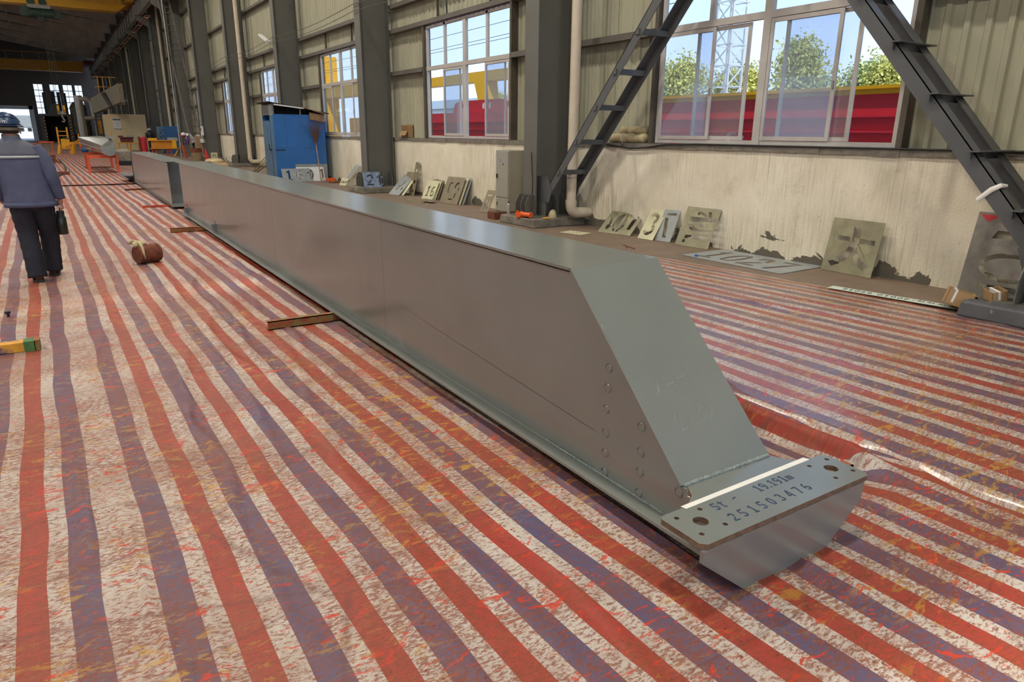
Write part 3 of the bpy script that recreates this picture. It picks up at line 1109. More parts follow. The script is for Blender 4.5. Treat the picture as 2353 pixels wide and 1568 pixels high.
# doubler plate with plug welds
dbl = MB().prism([(2.222, .10), (2.222, .775), (2.214, .805), (2.19, .785), (1.682, .262), (1.652, .268), (1.638, .255), (1.636, .24), (1.645, .232), (1.66, .240), (1.45, .235), (1.50, .10)], (WX0 - .006, 0, 0), (0, 1, 0), (0, 0, 1), (1, 0, 0), .0058).build('doubler_plate', M_GREY, gr)
bevel(dbl, .003, 1)
for y, z in ((2.145, .623), (2.147, .529), (2.151, .427), (2.146, .313), (2.142, .216), (2.138, .122), (1.922, .427), (1.917, .314), (1.914, .223), (1.911, .125), (1.688, .232)):
    c = (WX0 - .006, y, z)
    rn = [(c[0] - .0012, y + .021 * math.cos(a_), z + .021 * math.sin(a_)) for a_ in np.linspace(0, 2 * PI, 21)]
    pw = MB().tube(rn, .0019, 6).build('plug_weld', M_GREY, dbl, smooth=True)
    MB().tube([(c[0], y, z), (c[0] - .0018, y, z)], [.0185, .0165], 16).build('weld_centre', M_GREY, dbl)
# sloped plate
sl0, sl1 = Vector((0, Y_T - .002, ZT)), Vector((0, 1.672, .270))
sd_ = (sl1 - sl0).normalized()
sn = Vector((0, sd_.z, -sd_.y))
sn = sn if sn.z > 0 else -sn
sp_ = MB().hexa([(GX0, *(sl0 - sn * .014).yz), (GX1, *(sl0 - sn * .014).yz), (GX1, *(sl1 - sn * .014).yz), (GX0, *(sl1 - sn * .014).yz)], [(GX0, *sl0.yz), (GX1, *sl0.yz), (GX1, *sl1.yz), (GX0, *sl1.yz)])
sp_.build('sloped_plate', M_GREY, gr)
def bead(p0, p1, r_, n_):
    p0, p1 = Vector(p0), Vector(p1)
    pts_ = [p0 + (p1 - p0) * i / n_ + Vector((0, 0, random.uniform(-.0012, .0012))) for i in range(n_ + 1)]
    o_ = MB().tube(pts_, [r_ * (1 + .22 * math.sin(i * 1.9) + random.uniform(-.12, .12)) for i in range(n_ + 1)], 8).build('weld_bead', M_WELD, gr, smooth=True)
    return o_


bead((GX0 + .012, 1.668, .270), (GX1 - .012, 1.668, .270), .0085, 130)
bead((WX0 - .006, 1.42, ZB + .017), (WX0 - .006, 2.60, ZB + .017), .006, 190)
w_ = MB().tube([(WX0 - .002, 2.5, ZB + .015), (WX0 - .002, Y_F - .1, ZB + .015)], .006, 6).build('weld_bead', M_GREY, gr)
# chalk scrawl scratched into the sloped plate
M_CHALK = paint('faint scratch', (.34, .37, .35), .6)
ch = MB()
def on_slope(x, s):
    p = sl0 + sd_ * s + sn * .0012
    return (x, p.y, p.z)
SL = (sl1 - sl0).length
strokes = [[(2.000, .60), (2.020, .63), (2.000, .66)], [(2.030, .60), (2.010, .67)], [(2.070, .58), (2.080, .67)], [(2.100, .58), (2.120, .67)], [(2.070, .625), (2.120, .62)], [(2.140, .57), (2.150, .66)], [(2.170, .56), (2.190, .655)], [(2.140, .61), (2.220, .60)], [(2.220, .56), (2.230, .64)],
           [(2.020, .78), (2.040, .75), (2.060, .78), (2.030, .83), (2.070, .82)], [(2.100, .75), (2.100, .82)], [(2.160, .74), (2.190, .75), (2.160, .78), (2.190, .80), (2.160, .82)], [(2.220, .74), (2.250, .77), (2.220, .81)], [(2.270, .73), (2.290, .80)]]
for st in strokes:
    pts = [on_slope(x, s * SL / 1.03) for x, s in st]
    for a, b in zip(pts[:-1], pts[1:]):
        ch.bar(a, b, .0013, .0006, sn)
ch.build('chalk_scrawl', M_CHALK, gr)

# end plate with its hole groups and flared neck
PX0, PX1, PY0, PY1 = 1.648, 2.628, 1.335, 1.552
ZP = .268
cx_l, cx_r, cyh = 1.760, 2.537, 1.4525
out = [(PX0 + .02, PY0), (PX1 - .02, PY0), (PX1, PY0 + .02), (PX1, PY1 - .015), (PX1 - .015, PY1)]
out += [(2.56, PY1 + .002), (2.50, PY1 + .016), (2.455, PY1 + .045), (2.43, PY1 + .085), (2.412, 1.69), (1.906, 1.69), (1.906, 1.655), (1.87, 1.60), (1.82, 1.568), (1.76, PY1), (PX0 + .015, PY1), (PX0, PY1 - .015), (PX0, PY0 + .02)]
def circ(cx, cy, r, n=20):
    return [(cx + r * math.cos(2 * PI * k / n), cy + r * math.sin(2 * PI * k / n)) for k in range(n)]
holes = []
for cx in (cx_l, cx_r):
    holes.append(circ(cx, cyh, .029, 28))
    for dx, dy in ((-.06, .06), (.06, .06), (.06, -.06), (-.06, -.06)):
        holes.append(circ(cx + dx, cyh + dy, .0098, 16))
TH = .022
me = curve_plate('end_plate', [out] + holes, TH)
me.materials.clear()
me.materials.append(M_GREY)
me.materials.append(M_PLYEDGE)
for p in me.polygons:
    if abs(p.normal.z) < .5:
        p.material_index = 1
ep = bpy.data.objects.new('end_plate', me)
C.objects.link(ep)
ep.parent = gr
ep.location = Vector((0, 0, ZP - TH / 2)) - Vector(gr.location)
tp = MB().hexa([(1.778, 1.540, ZP), (2.532, 1.550, ZP), (2.524, 1.576, ZP), (1.772, 1.563, ZP)], [(1.778, 1.540, ZP + .0008), (2.532, 1.550, ZP + .0008), (2.524, 1.576, ZP + .0008), (1.772, 1.563, ZP + .0008)])
tp.build('tape_strip', M_TAPE, gr)
def flat_text(txt, h, x0, y0, z, name, mat, parent, adv=.75, ang=0.0, wide=1.0, t=.0007):
    mb = MB()
    for poly in glyph_polys(txt, h, 0, 0, adv, wide):
        q = [(x0 + a * math.cos(ang) - b * math.sin(ang), y0 + a * math.sin(ang) + b * math.cos(ang)) for a, b in poly]
        mb.prism(q, (0, 0, z), (1, 0, 0), (0, 1, 0), (0, 0, 1), t)
    return mb.build(name, mat, parent)
flat_text('5t', .047, 1.868, 1.470, ZP, 'stencil_text', M_INKB, gr, ang=.01)
flat_text('-', .05, 1.985, 1.475, ZP, 'stencil_text', M_INKB, gr, ang=.25)
flat_text('19.191m', .047, 2.118, 1.478, ZP, 'stencil_text', M_INKB, gr, adv=.72)
flat_text('251503476', .050, 1.868, 1.385, ZP, 'stencil_text', M_INKB, gr, adv=1.12, wide=.95)
# front plate and the diaphragm behind it
MB().prism([(1.645, ZP - TH), (1.645, .20), (1.885, .008), (2.372, .008), (2.575, .17), (2.585, ZP - TH)], (0, 1.330, 0), (1, 0, 0), (0, 0, 1), (0, 1, 0), .016).build('front_plate', M_GREY, gr)
MB().box(WX0 + .008, WX1 - .008, 1.352, 1.41, ZB + .014, ZP - TH).build('stiffener', M_GREY, gr)
# two little lugs low on the far part of the web
for y in (11.5, 14.3):
    lg = MB().box(WX0 - .07, WX0, y - .006, y + .006, .12, .21).box(WX0 - .07, WX0, y - .045, y + .045, .12, .132).box(WX0 - .006, WX0, y + .05, y + .06, .10, .26)
    lg.build('lug', M_GREY, gr)
MB().box(WX0 + .008, WX1 - .008, Y_F - .35, Y_F - .342, ZB + .014, ZT - .014).build('diaphragm', M_GREY, gr)

# second girder piece beyond the first one
g2 = thing('crane_girder', 'shorter grey girder piece with an open end beyond the long girder', 'girder', (2.2, 17, 0), -.0057)
Y2, Y3, Z2 = 16.5, 25.1, .95
MB().box(1.97, 2.50, Y2 + .5, Y3, Z2 - .014, Z2).build('top_flange', M_GREY, g2)
MB().box(1.95, 2.52, Y2 - .35, Y3 - .2, .052, .066).build('bottom_flange', M_GREY, g2)
for x in (1.985, 2.477):
    MB().prism([(Y2, .066), (Y2, Z2 - .014), (Y3 - .05, Z2 - .014), (Y3 - .05, .066)], (x, 0, 0), (0, 1, 0), (0, 0, 1), (1, 0, 0), .008).build('web', M_GREY, g2)
MB().box(1.993, 2.477, Y2 + .9, Y2 + .908, .066, Z2 - .014).build('diaphragm', M_GREY, g2)
MB().prism([(1.97, .066), (2.5, .066), (2.5, Z2), (1.97, Z2)], (0, Y3 - .02, 0), (1, 0, 0), (0, 0, 1), (0, 1, 0), .016).build('end_plate', M_BRACE, g2)
MB().box(1.70, 2.75, Y3 + .02, Y3 + 1.6, .20, .225).build('seat_plate', M_BRACE, g2)
MB().prism([(1.70, .20), (1.95, .01), (2.5, .01), (2.75, .20)], (0, Y3 + 1.58, 0), (1, 0, 0), (0, 0, 1), (0, 1, 0), .016).build('front_plate', M_GREY, g2)

# ---- rusty channels under the girders
def channel(y, x0, x1, label, mat, hh=.081):
    m = MB().box(x0, x1, y - .004, y + .004, .008, hh).box(x0, x1, y - .004, y + .055, hh - .008, hh).box(x0, x1, y - .004, y + .055, .008, .016)
    o = m.build('support_channel', mat)
    return tag(o, label, 'steel channel', 'steel channels propping up the girders')


channel(5.72, 1.285, 2.9, 'rusty orange steel channel under the middle of the long girder', M_RUSTBAR)
channel(12.35, 1.40, 2.8, 'rusty brown steel channel under the far half of the long girder', M_RUSTBAR)
channel(16.75, 1.43, 2.8, 'bright red steel channel under the near end of the far girder piece', M_REDLEAD, .05)
channel(21.9, 1.50, 2.8, 'rusty steel channel under the far girder piece, furthest back', M_RUST, .05)
channel(1.62, 2.45, 3.02, 'rusty support bar poking out right of the drilled end plate', M_RUSTBAR)

# ================================================================== STENCIL PLATES
def leaning_plate(name, label, mat, bl, br, tl, holes, t=.005, z=0.0, group='cut-out stencil plates along the wall', h=None, w=None, cat='stencil plate', outline=None):
    bl, br, tl = Vector(bl), Vector(br), Vector(tl)
    u = (br - bl)
    W_ = u.length if w is None else w
    u.normalize()
    v = tl - bl
    v = v - u * v.dot(u)
    H_ = v.length if h is None else h
    me = curve_plate(name, [outline or [(0, 0), (W_, 0), (W_, H_), (0, H_)]] + holes, t)
    o = link(me, name, mat)
    o.matrix_world = frame_matrix(bl, u, v)
    tag(o, label, cat, group)
    return o


def unshear(poly, k):
    return [(a - k * b, b) for a, b in poly]


da = [[(0.125, 0.444), (0.336, 0.44), (0.34, 0.382), (0.128, 0.382)], [(0.456, 0.434), (0.663, 0.434), (0.667, 0.375), (0.444, 0.371)],
      [(0.378, 0.585), (0.478, 0.585), (0.474, 0.468), (0.462, 0.366), (0.425, 0.295), (0.385, 0.231), (0.321, 0.162), (0.235, 0.104), (0.129, 0.06), (0.077, 0.123), (0.166, 0.167), (0.253, 0.225), (0.318, 0.294), (0.350, 0.365), (0.372, 0.441)],
      [(0.445, 0.325), (0.457, 0.279), (0.496, 0.212), (0.548, 0.17), (0.618, 0.135), (0.554, 0.059), (0.484, 0.109), (0.428, 0.165), (0.398, 0.232), (0.420, 0.262)]]
leaning_plate('stencil_plate', 'square olive stencil plate cut with the character for big, leaning on the wall', M_STENCIL, (7.86, 5.03, .004), (7.82, 4.385, .004), (7.99, 5.005, .64), [unshear(p, .14) for p in da], w=.672)
tt = [[(0.091, 0.464), (0.176, 0.474), (0.19, 0.421), (0.15, 0.358), (0.17, 0.276), (0.16, 0.19), (0.202, 0.169), (0.189, 0.146), (0.159, 0.087), (0.109, 0.08), (0.09, 0.176), (0.128, 0.204), (0.116, 0.356)],
      [(0.319, 0.474), (0.372, 0.465), (0.346, 0.342), (0.341, 0.189), (0.314, 0.098), (0.32, 0.038), (0.259, 0.09), (0.23, 0.151), (0.229, 0.282), (0.25, 0.406)],
      [(0.392, 0.473), (0.429, 0.449), (0.465, 0.334), (0.46, 0.182), (0.412, 0.079), (0.349, 0.034), (0.352, 0.091), (0.385, 0.171), (0.406, 0.326), (0.41, 0.425)],
      [(0.495, 0.457), (0.670, 0.473), (0.665, 0.393), (0.646, 0.335), (0.627, 0.13), (0.555, 0.12), (0.565, 0.357), (0.571, 0.412), (0.514, 0.405)]]
leaning_plate('stencil_plate', 'wide stencil plate with 10t cut upside down, leaning near the pipe', M_STENCIL, (7.58, 9.05, .004), (7.72, 8.44, .004), (7.98, 9.11, .33), [[(a * .93 + .012, b) for a, b in unshear(p, .08)] for p in tt], w=.665)
three = [[(a * .9 + .035, b) for a, b in p] for p in glyph_polys('3', .40, .0, .07, wide=1.05)]
leaning_plate('stencil_plate', 'pale yellow stencil plate cut with a large 3', M_STENCILY, (7.69, 8.18, .004), (7.70, 7.845, .004), (7.98, 8.165, .448), three)
leaning_plate('stencil_plate', 'grey stencil plate with an upside-down L cut, behind the yellow 3', M_STENCILG, (7.75, 7.86, .004), (7.80, 7.57, .004), (7.985, 7.88, .47), [unshear(p, .1) for p in ([(0.116, 0.472), (0.29, 0.469), (0.287, 0.427), (0.117, 0.428)], [(0.095, 0.389), (0.159, 0.379), (0.194, 0.065), (0.128, 0.058)])])
zi = [[(0.265, 0.564), (0.308, 0.554), (0.424, 0.499), (0.415, 0.463), (0.302, 0.512), (0.266, 0.483), (0.241, 0.513)], [(0.434, 0.553), (0.49, 0.555), (0.515, 0.474), (0.458, 0.472)],
      [(0.136, 0.456), (0.607, 0.462), (0.610, 0.421), (0.542, 0.416), (0.546, 0.392), (0.311, 0.380), (0.146, 0.383)], [(0.137, 0.326), (0.209, 0.348), (0.282, 0.286), (0.384, 0.27), (0.600, 0.285), (0.600, 0.234), (0.376, 0.21), (0.256, 0.233), (0.172, 0.28)],
      [(0.337, 0.348), (0.369, 0.362), (0.405, 0.357), (0.418, 0.316), (0.352, 0.31)], [(0.438, 0.368), (0.498, 0.368), (0.51, 0.323), (0.446, 0.318)], [(0.144, 0.171), (0.575, 0.200), (0.561, 0.124), (0.128, 0.119)], [(0.117, 0.096), (0.164, 0.102), (0.168, 0.053), (0.112, 0.05)]]
leaning_plate('stencil_plate', 'olive stencil plate with a tall written character cut in it, right of the 3', M_STENCIL, (7.73, 7.40, .004), (7.77, 6.79, .004), (7.98, 7.385, .56), [unshear(p, .05) for p in zi])
# flat on the floor
def floor_plate(name, label, mat, loc, rot, w, h, holes, t=.005, z=.003, **kw):
    me = curve_plate(name, [[(0, 0), (w, 0), (w, h), (0, h)]] + holes, t)
    o = link(me, name, mat)
    o.location = (loc[0], loc[1], z + t / 2)
    o.rotation_euler = (0, 0, rot)
    tag(o, label, kw.get('cat', 'stencil plate'), kw.get('group', 'cut-out stencil plates along the wall'))
    return o


hol = [[(b, a) for a, b in p] for p in []]
hol = glyph_polys('1027', .62, .12, .12, adv=.72, wide=.75)
floor_plate('stencil_plate', 'long grey stencil plate with digits lying flat on the floor under the wall', M_STENCILG, (7.10, 6.66), -PI / 2 + .02, 1.58, .90, hol)
floor_plate('stencil_plate', 'small pale stencil card lying flat on the floor before the drain pipe', M_STENCILY, (6.98, 9.32), -PI / 2 + .25, .45, .30, glyph_polys('25', .17, .08, .06, wide=.9))
st = floor_plate('number_strip', 'long pale green strip printed with an upside-down telephone number', M_SIGN, (7.17, 3.02), PI / 2 + .155, 1.28, .15, [], t=.003, z=.024, cat='sign strip', group=None)
mb = MB()
for poly in glyph_polys('40010 99016', .085, .48, .03, adv=.80, wide=.95):
    mb.prism(poly, (0, 0, .0015), (1, 0, 0), (0, 1, 0), (0, 0, 1), .0008)
mb.build('number_text', M_INK, st, world=False)
mb = MB()
for i, x in enumerate((.06, .16, .26, .35)):
    mb.prism(rc(x, .025, x + .012, .09), (0, 0, .0015), (1, 0, 0), (0, 1, 0), (0, 0, 1), .0008)
    mb.prism(rc(x + .02, .07, x + .065, .082), (0, 0, .0015), (1, 0, 0), (0, 1, 0), (0, 0, 1), .0008)
    mb.prism(rc(x + .02, .045, x + .06, .056), (0, 0, .0015), (1, 0, 0), (0, 1, 0), (0, 0, 1), .0008)
    mb.prism(rc(x + .038, .02, x + .048, .066), (0, 0, .0015), (1, 0, 0), (0, 1, 0), (0, 0, 1), .0008)
mb.prism(rc(.44, .035, .455, .05), (0, 0, .0015), (1, 0, 0), (0, 1, 0), (0, 0, 1), .0008).prism(rc(.44, .065, .455, .08), (0, 0, .0015), (1, 0, 0), (0, 1, 0), (0, 0, 1), .0008)
mb.build('character_text', M_INK, st, world=False)

# plates further along the wall
leaning_plate('stencil_plate', 'grey-blue stencil plate cut with a small figure, leaning at the foot of the 2t column', M_STENCILG, (7.42, 17.62, .004), (7.50, 17.1, .004), (7.93, 17.70, .50), [[(.30, .50), (.33, .50), (.32, .36), (.27, .26), (.18, .16), (.15, .18), (.24, .28), (.29, .38)], [(.18, .30), (.24, .31), (.24, .34), (.18, .33)], [(.36, .28), (.41, .28), (.44, .16), (.38, .2)]])
leaning_plate('stencil_plate', 'cream stencil plate directly behind the grey-blue one', M_STENCILY, (7.52, 17.50, .004), (7.58, 17.0, .004), (7.96, 17.56, .50), [])
leaning_plate('stencil_plate', 'brown stencil plate at the back of the grey-blue one, touching the wall', M_STENCILB, (7.62, 17.55, .004), (7.66, 17.1, .004), (7.99, 17.60, .58), [[(.12, .45), (.3, .45), (.3, .50), (.12, .50)]])
leaning_plate('stencil_plate', 'tall narrow brown stencil strip with a window and a round eye', M_STENCILB, (7.80, 17.06, .004), (7.79, 16.80, .004), (8.0, 17.07, .85), [circ(.13, .36, .055), rc(.06, .62, .20, .70), [(.07, .08), (.16, .08), (.16, .16), (.07, .16)], rc(.07, .75, .19, .79)])
for i, (dx, lb) in enumerate(((0, 'pale yellow stencil plate cut with 16, front of its small stack'), (.07, 'cream stencil plate just behind the pale yellow 16'), (.13, 'brown stencil plate third in the stack of the 16'), (.19, 'brown stencil plate at the back of the stack of the 16'))):
    leaning_plate('stencil_plate', lb, (M_STENCILY, M_STENCILY, M_STENCILB, M_STENCILB)[i], (7.64 + dx, 16.05 - .03 * i, .004), (7.70 + dx, 15.55 - .03 * i, .004), (7.86 + dx * .8, 16.07 - .03 * i, .43 + .015 * i), [[(a + .05, b + .08) for a, b in p] for p in glyph_polys('16', .27, .03, 0, wide=1.05)] if i == 0 else [])
for i, (dx, lb) in enumerate(((0, 'large brown stencil plate cut with an oval, bowed and leaning on the wall'), (.06, 'cream stencil plate close behind the large bowed one'), (.12, 'grey stencil plate at the back of the large bowed one'))):
    leaning_plate('stencil_plate', lb, (M_STENCILB, M_STENCILY, M_STENCILG)[i], (7.60 + dx, 14.95 - .05 * i, .004), (7.66 + dx, 14.20 - .05 * i, .004), (7.86 + dx, 14.93 - .05 * i, .60), [ring(.25, .38, .09, .14, .03, 60, 250, 9), ring(.52, .36, .10, .17, .04, -10, 170, 9), rc(.30, .09, .48, .12), rc(.50, .15, .54, .26)] if i == 0 else [])
mb = MB()
for k in range(7):
    a = random.uniform(0, 3)
    mb.box(7.0 + .07 * k, 7.14 + .07 * k, 14.8 + .12 * (k % 4), 15.6 + .2 * (k % 3), .002 + .006 * k, .006 + .006 * k)
tag(mb.build('scrap_sheet', M_STENCILB), 'thin brown scrap sheets lying in front of the 16 stencils', 'scrap metal')

# plates at the blue shed and the second column
p = leaning_plate('stencil_plate', 'grey stencil plate cut with 16t leaning on the blue shed', M_STENCILG, (6.20, 23.40, .004), (7.14, 23.40, .004), (6.20, 23.58, .42), glyph_polys('16t', .34, .10, .05, adv=.92, wide=1.15), t=.006)
leaning_plate('stencil_plate', 'white stencil plate cut with 01 behind the 16t plate', M_STENCILW, (6.70, 23.48, .004), (7.62, 23.48, .004), (6.70, 23.62, .46), glyph_polys('01', .34, .32, .06, adv=1.0, wide=1.2), t=.006)
tg = leaning_plate('stencil_plate', 'blue sprayed stencil plate cut with 2t on the column pedestal', M_STENCILBL, (6.93, 18.10, .155), (7.42, 18.06, .155), (6.93, 18.22, .56), glyph_polys('2t', .30, .09, .06, adv=.85, wide=1.1))
MB().box(.03, .46, .03, .38, -.012, -.008).build('backing', M_INKB, tg, world=False)
for i, (dy, lb, mt) in enumerate(((0, 'blue-grey stencil plate with a row of slots, front of the group left of the column', M_STENCILG), (-.30, 'brown slotted stencil plate leaning over the blue-grey one', M_STENCILB), (-.55, 'second brown slotted stencil plate nearer the 2t plate', M_STENCILB), (-.8, 'third brown slotted stencil plate beside the 2t plate', M_STENCILB))):
    leaning_plate('stencil_plate', lb, mt, (7.42, 21.3 + dy, .004), (7.50, 20.65 + dy, .004), (7.93, 21.35 + dy, .60 - .03 * i), [rc(.16 + .1 * k, .30, .22 + .1 * k, .50) for k in range(4)], w=.62)
leaning_plate('stencil_plate', 'small pale yellow card leaning in front of the blue-grey slotted plate', M_STENCILY, (7.36, 21.35, .004), (7.44, 20.95, .004), (7.48, 21.36, .22), [rc(.06 + .09 * k, .08, .11 + .09 * k, .15) for k in range(4)])
# big sprayed panel beside the near right-hand column
bp = leaning_plate('stencil_plate', 'tall sprayed stencil panel with red and blue overspray beside the cardboard boxes', paint('sprayed panel', (.22, .20, .17), .6, var=.3, scale=6, spot=(.55, .03, .02), spot_amt=.36, spot_scale=5), (7.82, 3.42, .004), (7.84, 2.64, .004), (8.0, 3.40, .86),
                   [ring(.42, .34, .29, .15, .05, 5, 175, 14), ring(.42, .34, .29, .15, .05, 185, 355, 14), [(.18, .62), (.46, .62), (.46, .70), (.22, .70)], [(.26, .74), (.46, .74), (.40, .80)], rc(.18, .10, .5, .15)], t=.006)
MB().prism([(.10, .78), (.24, .85), (.02, .85)], (0, 0, .0035), (1, 0, 0), (0, 1, 0), (0, 0, 1), .0006).build('red_corner', M_CRIMSON, bp, world=False)

# ================================================================== NEAR THE WALL
# locker
lk = thing('steel_locker', 'tall grey-beige steel locker against the plastered wall', 'locker', (7.86, 12.15, 0))
LX, LY0, LY1 = 7.62, 11.92, 12.42
bevel(MB().box(LX, 8.02, LY0, LY1, .03, 1.27).build('body', M_LOCKER, lk), .008)
dr = bevel(MB().box(LX - .012, LX, LY0 + .02, LY1 - .02, .34, 1.245).build('door', M_LOCKER, lk), .004)
MB().box(LX - .035, LX - .012, LY1 - .09, LY1 - .06, .72, .80).build('handle', M_BLACK, dr)
MB().box(LX - .0135, LX - .012, LY0 + .26, LY0 + .33, 1.04, 1.11).build('sticker', M_STENCILBL, dr)
MB().tube([(LX - .02, LY0 + .2, 1.0), (LX - .012, LY0 + .2, 1.0)], .014, 10).build('lock', M_BLACK, dr)
d2 = bevel(MB().box(LX - .012, LX, LY0 + .02, LY1 - .02, .06, .315).build('door', M_LOCKER, lk), .004)
MB().box(LX - .02, LX - .012, LY1 - .08, LY1 - .06, .16, .24).build('handle', M_BLACK, d2)
MB().box(LX + .02, 8.0, LY0 + .02, LY1 - .02, 0, .03).build('plinth', M_LOCKER, lk)
leaning_plate('stencil_plate', 'brown slotted stencil plate leaning beside the locker', M_STENCILB, (7.42, 12.75, .004), (7.46, 12.50, .004), (7.66, 12.76, .44), [[(.06, .06), (.09, .06), (.12, .28), (.09, .28)], [(.15, .06), (.18, .06), (.21, .28), (.18, .28)], rc(.05, .36, .2, .40)], w=.27)
# dark steel channel lying by the pedestal, spray can, orange tool, small things on the pedestal
o = MB().box(6.95, 7.5, 11.35, 11.36, 0, .14).box(6.95, 7.5, 11.36, 11.62, 0, .012).box(6.94, 6.95, 11.35, 11.62, 0, .14).build('steel_tray', M_RUST)
tag(o, 'low rusty steel channel with a red end lying beside the locker', 'steel channel')
can = thing('spray_can', 'silver spray can standing on the pedestal by the locker', 'spray can', (7.02, 10.98, .15))
smooth_by_angle(MB().tube([(0, 0, 0), (0, 0, .17), (0, 0, .185), (0, 0, .195)], [.033, .033, .026, .015], 16).build('can', M_GALV, can, world=False))
MB().tube([(0, 0, .195), (0, 0, .225)], .011, 10).build('nozzle', M_BLACK, can, world=False)
ot = thing('orange_clamp', 'orange plastic reel lying on the edge of the pedestal', 'tool', (6.93, 10.33, .15), .25)
bevel(MB().tube([(0, -.17, .055), (0, -.15, .055), (0, -.14, .055), (0, .02, .055), (0, .03, .055), (0, .06, .055)], [.055, .055, .042, .042, .055, .055], 14).build('body', M_ORANGE, ot, world=False), .003, 1)
MB().box(-.05, .05, .06, .16, 0, .085).box(-.05, -.02, .10, .14, .085, .12).build('grip', M_ORANGE, ot, world=False)
o = MB().tube([(7.10, 9.99, .165), (7.20, 9.93, .17)], .014, 8).build('marker_pen', M_YELLOW)
tag(o, 'short yellow stick lying between the column gussets', 'marker')
rg_ = MB().dome((7.38, 10.08, .16), .085, -.6, 12, 7, (.8, 1.0, 1.6)).build('paper_wad', M_BUNDLE, smooth=True)
m_ = rg_.modifiers.new('crumple', 'DISPLACE')
tx = bpy.data.textures.new('crumple', 'CLOUDS')
tx.noise_scale = .05
m_.texture = tx
m_.strength = .04
tag(rg_, 'crumpled cream paper stuck between the column gussets', 'paper')
pole = MB()
pp = [(7.02, 10.24, .18), (7.06, 10.27, .45), (7.10, 10.32, .75), (7.11, 10.36, 1.0), (7.13, 10.42, 1.28)]
tag(pole.tube(pp, [.016, .014, .013, .012, .010], 8).build('rusty_rod', paint('burnt rod', (.05, .03, .018), .8, var=.5, scale=12, spot=(.6, .32, .06), spot_amt=.36, spot_scale=9)), 'burnt rusty rod leaning on the column beside the drain pipe', 'rod')
# cloth rolls, carton and cable on the sill
b = thing('cloth_roll', 'two yellowed cloth rolls lying on the sill behind the bracing', 'cloth roll', (8.10, 8.95, 1.462))
for k, (z, x, y0, y1, r_) in enumerate(((.075, -.02, -.40, .44, .075), (.20, .02, -.38, .22, .062))):
    pts = [(x + .012 * math.sin(i * 1.7 + k), y0 + (y1 - y0) * i / 9, z + .008 * math.sin(i * 2.1)) for i in range(10)]
    MB().tube(pts, [r_ * (1 + .08 * math.sin(i * 2.6 + k)) for i in range(10)], 14).build('roll', M_BUNDLE, b, smooth=True, world=False)
MB().tube([(-.02 + .084 * math.cos(a), .1, .075 + .084 * math.sin(a)) for a in np.linspace(0, 2 * PI, 14)], .006, 5).build('tie', M_TAPE, b, world=False)
cb = thing('cardboard_carton', 'dark open cardboard carton on the sill beside the 2t column', 'carton', (8.12, 17.75, 1.462))
MB().box(-.11, .06, -.2, .2, 0, .008).box(-.11, -.10, -.2, .2, 0, .17).box(.05, .06, -.2, .2, 0, .34).box(-.11, .06, .19, .2, 0, .32).box(-.11, .06, -.2, -.19, 0, .30).build('box', M_CARD, cb, world=False)
MB().hexa([(-.11, -.2, .17), (-.11, .2, .17), (-.19, .2, .06), (-.19, -.2, .06)], [(-.105, -.2, .175), (-.105, .2, .175), (-.185, .2, .065), (-.185, -.2, .065)]).build('flap', M_CARD, cb, world=False)
cab = [(8.0, 9.6, 1.46), (7.99, 9.2, 1.41), (7.985, 8.8, 1.375), (7.985, 8.4, 1.40), (7.985, 8.0, 1.452), (7.99, 7.4, 1.468), (7.995, 6.4, 1.466), (7.995, 5.0, 1.466), (7.995, 3.0, 1.466)]
tag(MB().tube(cab, .012, 7).build('sill_cable', M_CABLE), 'black cable sagging along the sill under the wide window', 'cable')
# cardboard boxes on the near right-hand pedestal
def carton(name, label, x, y, z, rot, a, b_, c, tilt):
    t = thing(name, label, 'carton', (x, y, z), rot, 'open cardboard cartons by the right-hand pedestal')
    t.rotation_euler = (tilt, .3 * tilt, rot)
    w = .006
    MB().box(0, a, 0, b_, 0, w).box(0, w, 0, b_, 0, c).box(a - w, a, 0, b_, 0, c).box(0, a, 0, w, 0, c).box(0, a, b_ - w, b_, 0, c).build('box', M_CARD, t, world=False)
    MB().hexa([(0, 0, c), (a, 0, c), (a, -b_ * .5, c - .05), (0, -b_ * .5, c - .05)], [(0, 0, c + w), (a, 0, c + w), (a, -b_ * .5, c - .05 + w), (0, -b_ * .5, c - .05 + w)]).build('flap', M_CARD, t, world=False)
    MB().box(-.001, a + .001, b_ - .07, b_ - .05, c * .2, c + .002).build('label_strip', M_WHITE, t, world=False)


carton('cardboard_carton', 'torn cardboard carton lying on the floor against the pedestal', 7.02, 2.93, .03, .5, .22, .22, .15, .25)
carton('cardboard_carton', 'small cardboard carton perched on the dark pedestal corner', 7.10, 2.66, .17, .9, .16, .13, .10, -.2)
tag(MB().dome((7.35, 2.55, .17), .1, -.2, 12, 5, (1.4, 1.0, .45)).build('dusty_bag', M_MUD, smooth=True), 'dusty grey bag slumped on the right-hand pedestal', 'bag')
tag(MB().tube([(7.284, 3.16, 1.03), (7.283, 3.06, 1.13), (7.285, 2.985, 1.175), (7.39, 2.98, 1.17)], [(.012, .022), (.012, .026), (.012, .022), (.01, .016)], 8).build('white_rag', M_TAPE), 'strip of white tape hooked on the right-hand brace', 'tape')
# bits and pieces on the floor near the sheet edge
tag(MB().bar((6.98, 7.72, .006), (6.90, 7.38, .006), .012, .01).bar((6.94, 7.60, .006), (6.84, 7.50, .006), .012, .01).build('steel_offcut', M_RUST), 'short rusty steel offcuts on the bare floor near the sheet edge', 'steel offcut')
tag(MB().tube([(7.17, 6.45, .0), (7.17, 6.45, .035)], .024, 12).build('blue_plug', M_BLUE), 'small blue plastic plug on the flat grey stencil plate', 'plug')

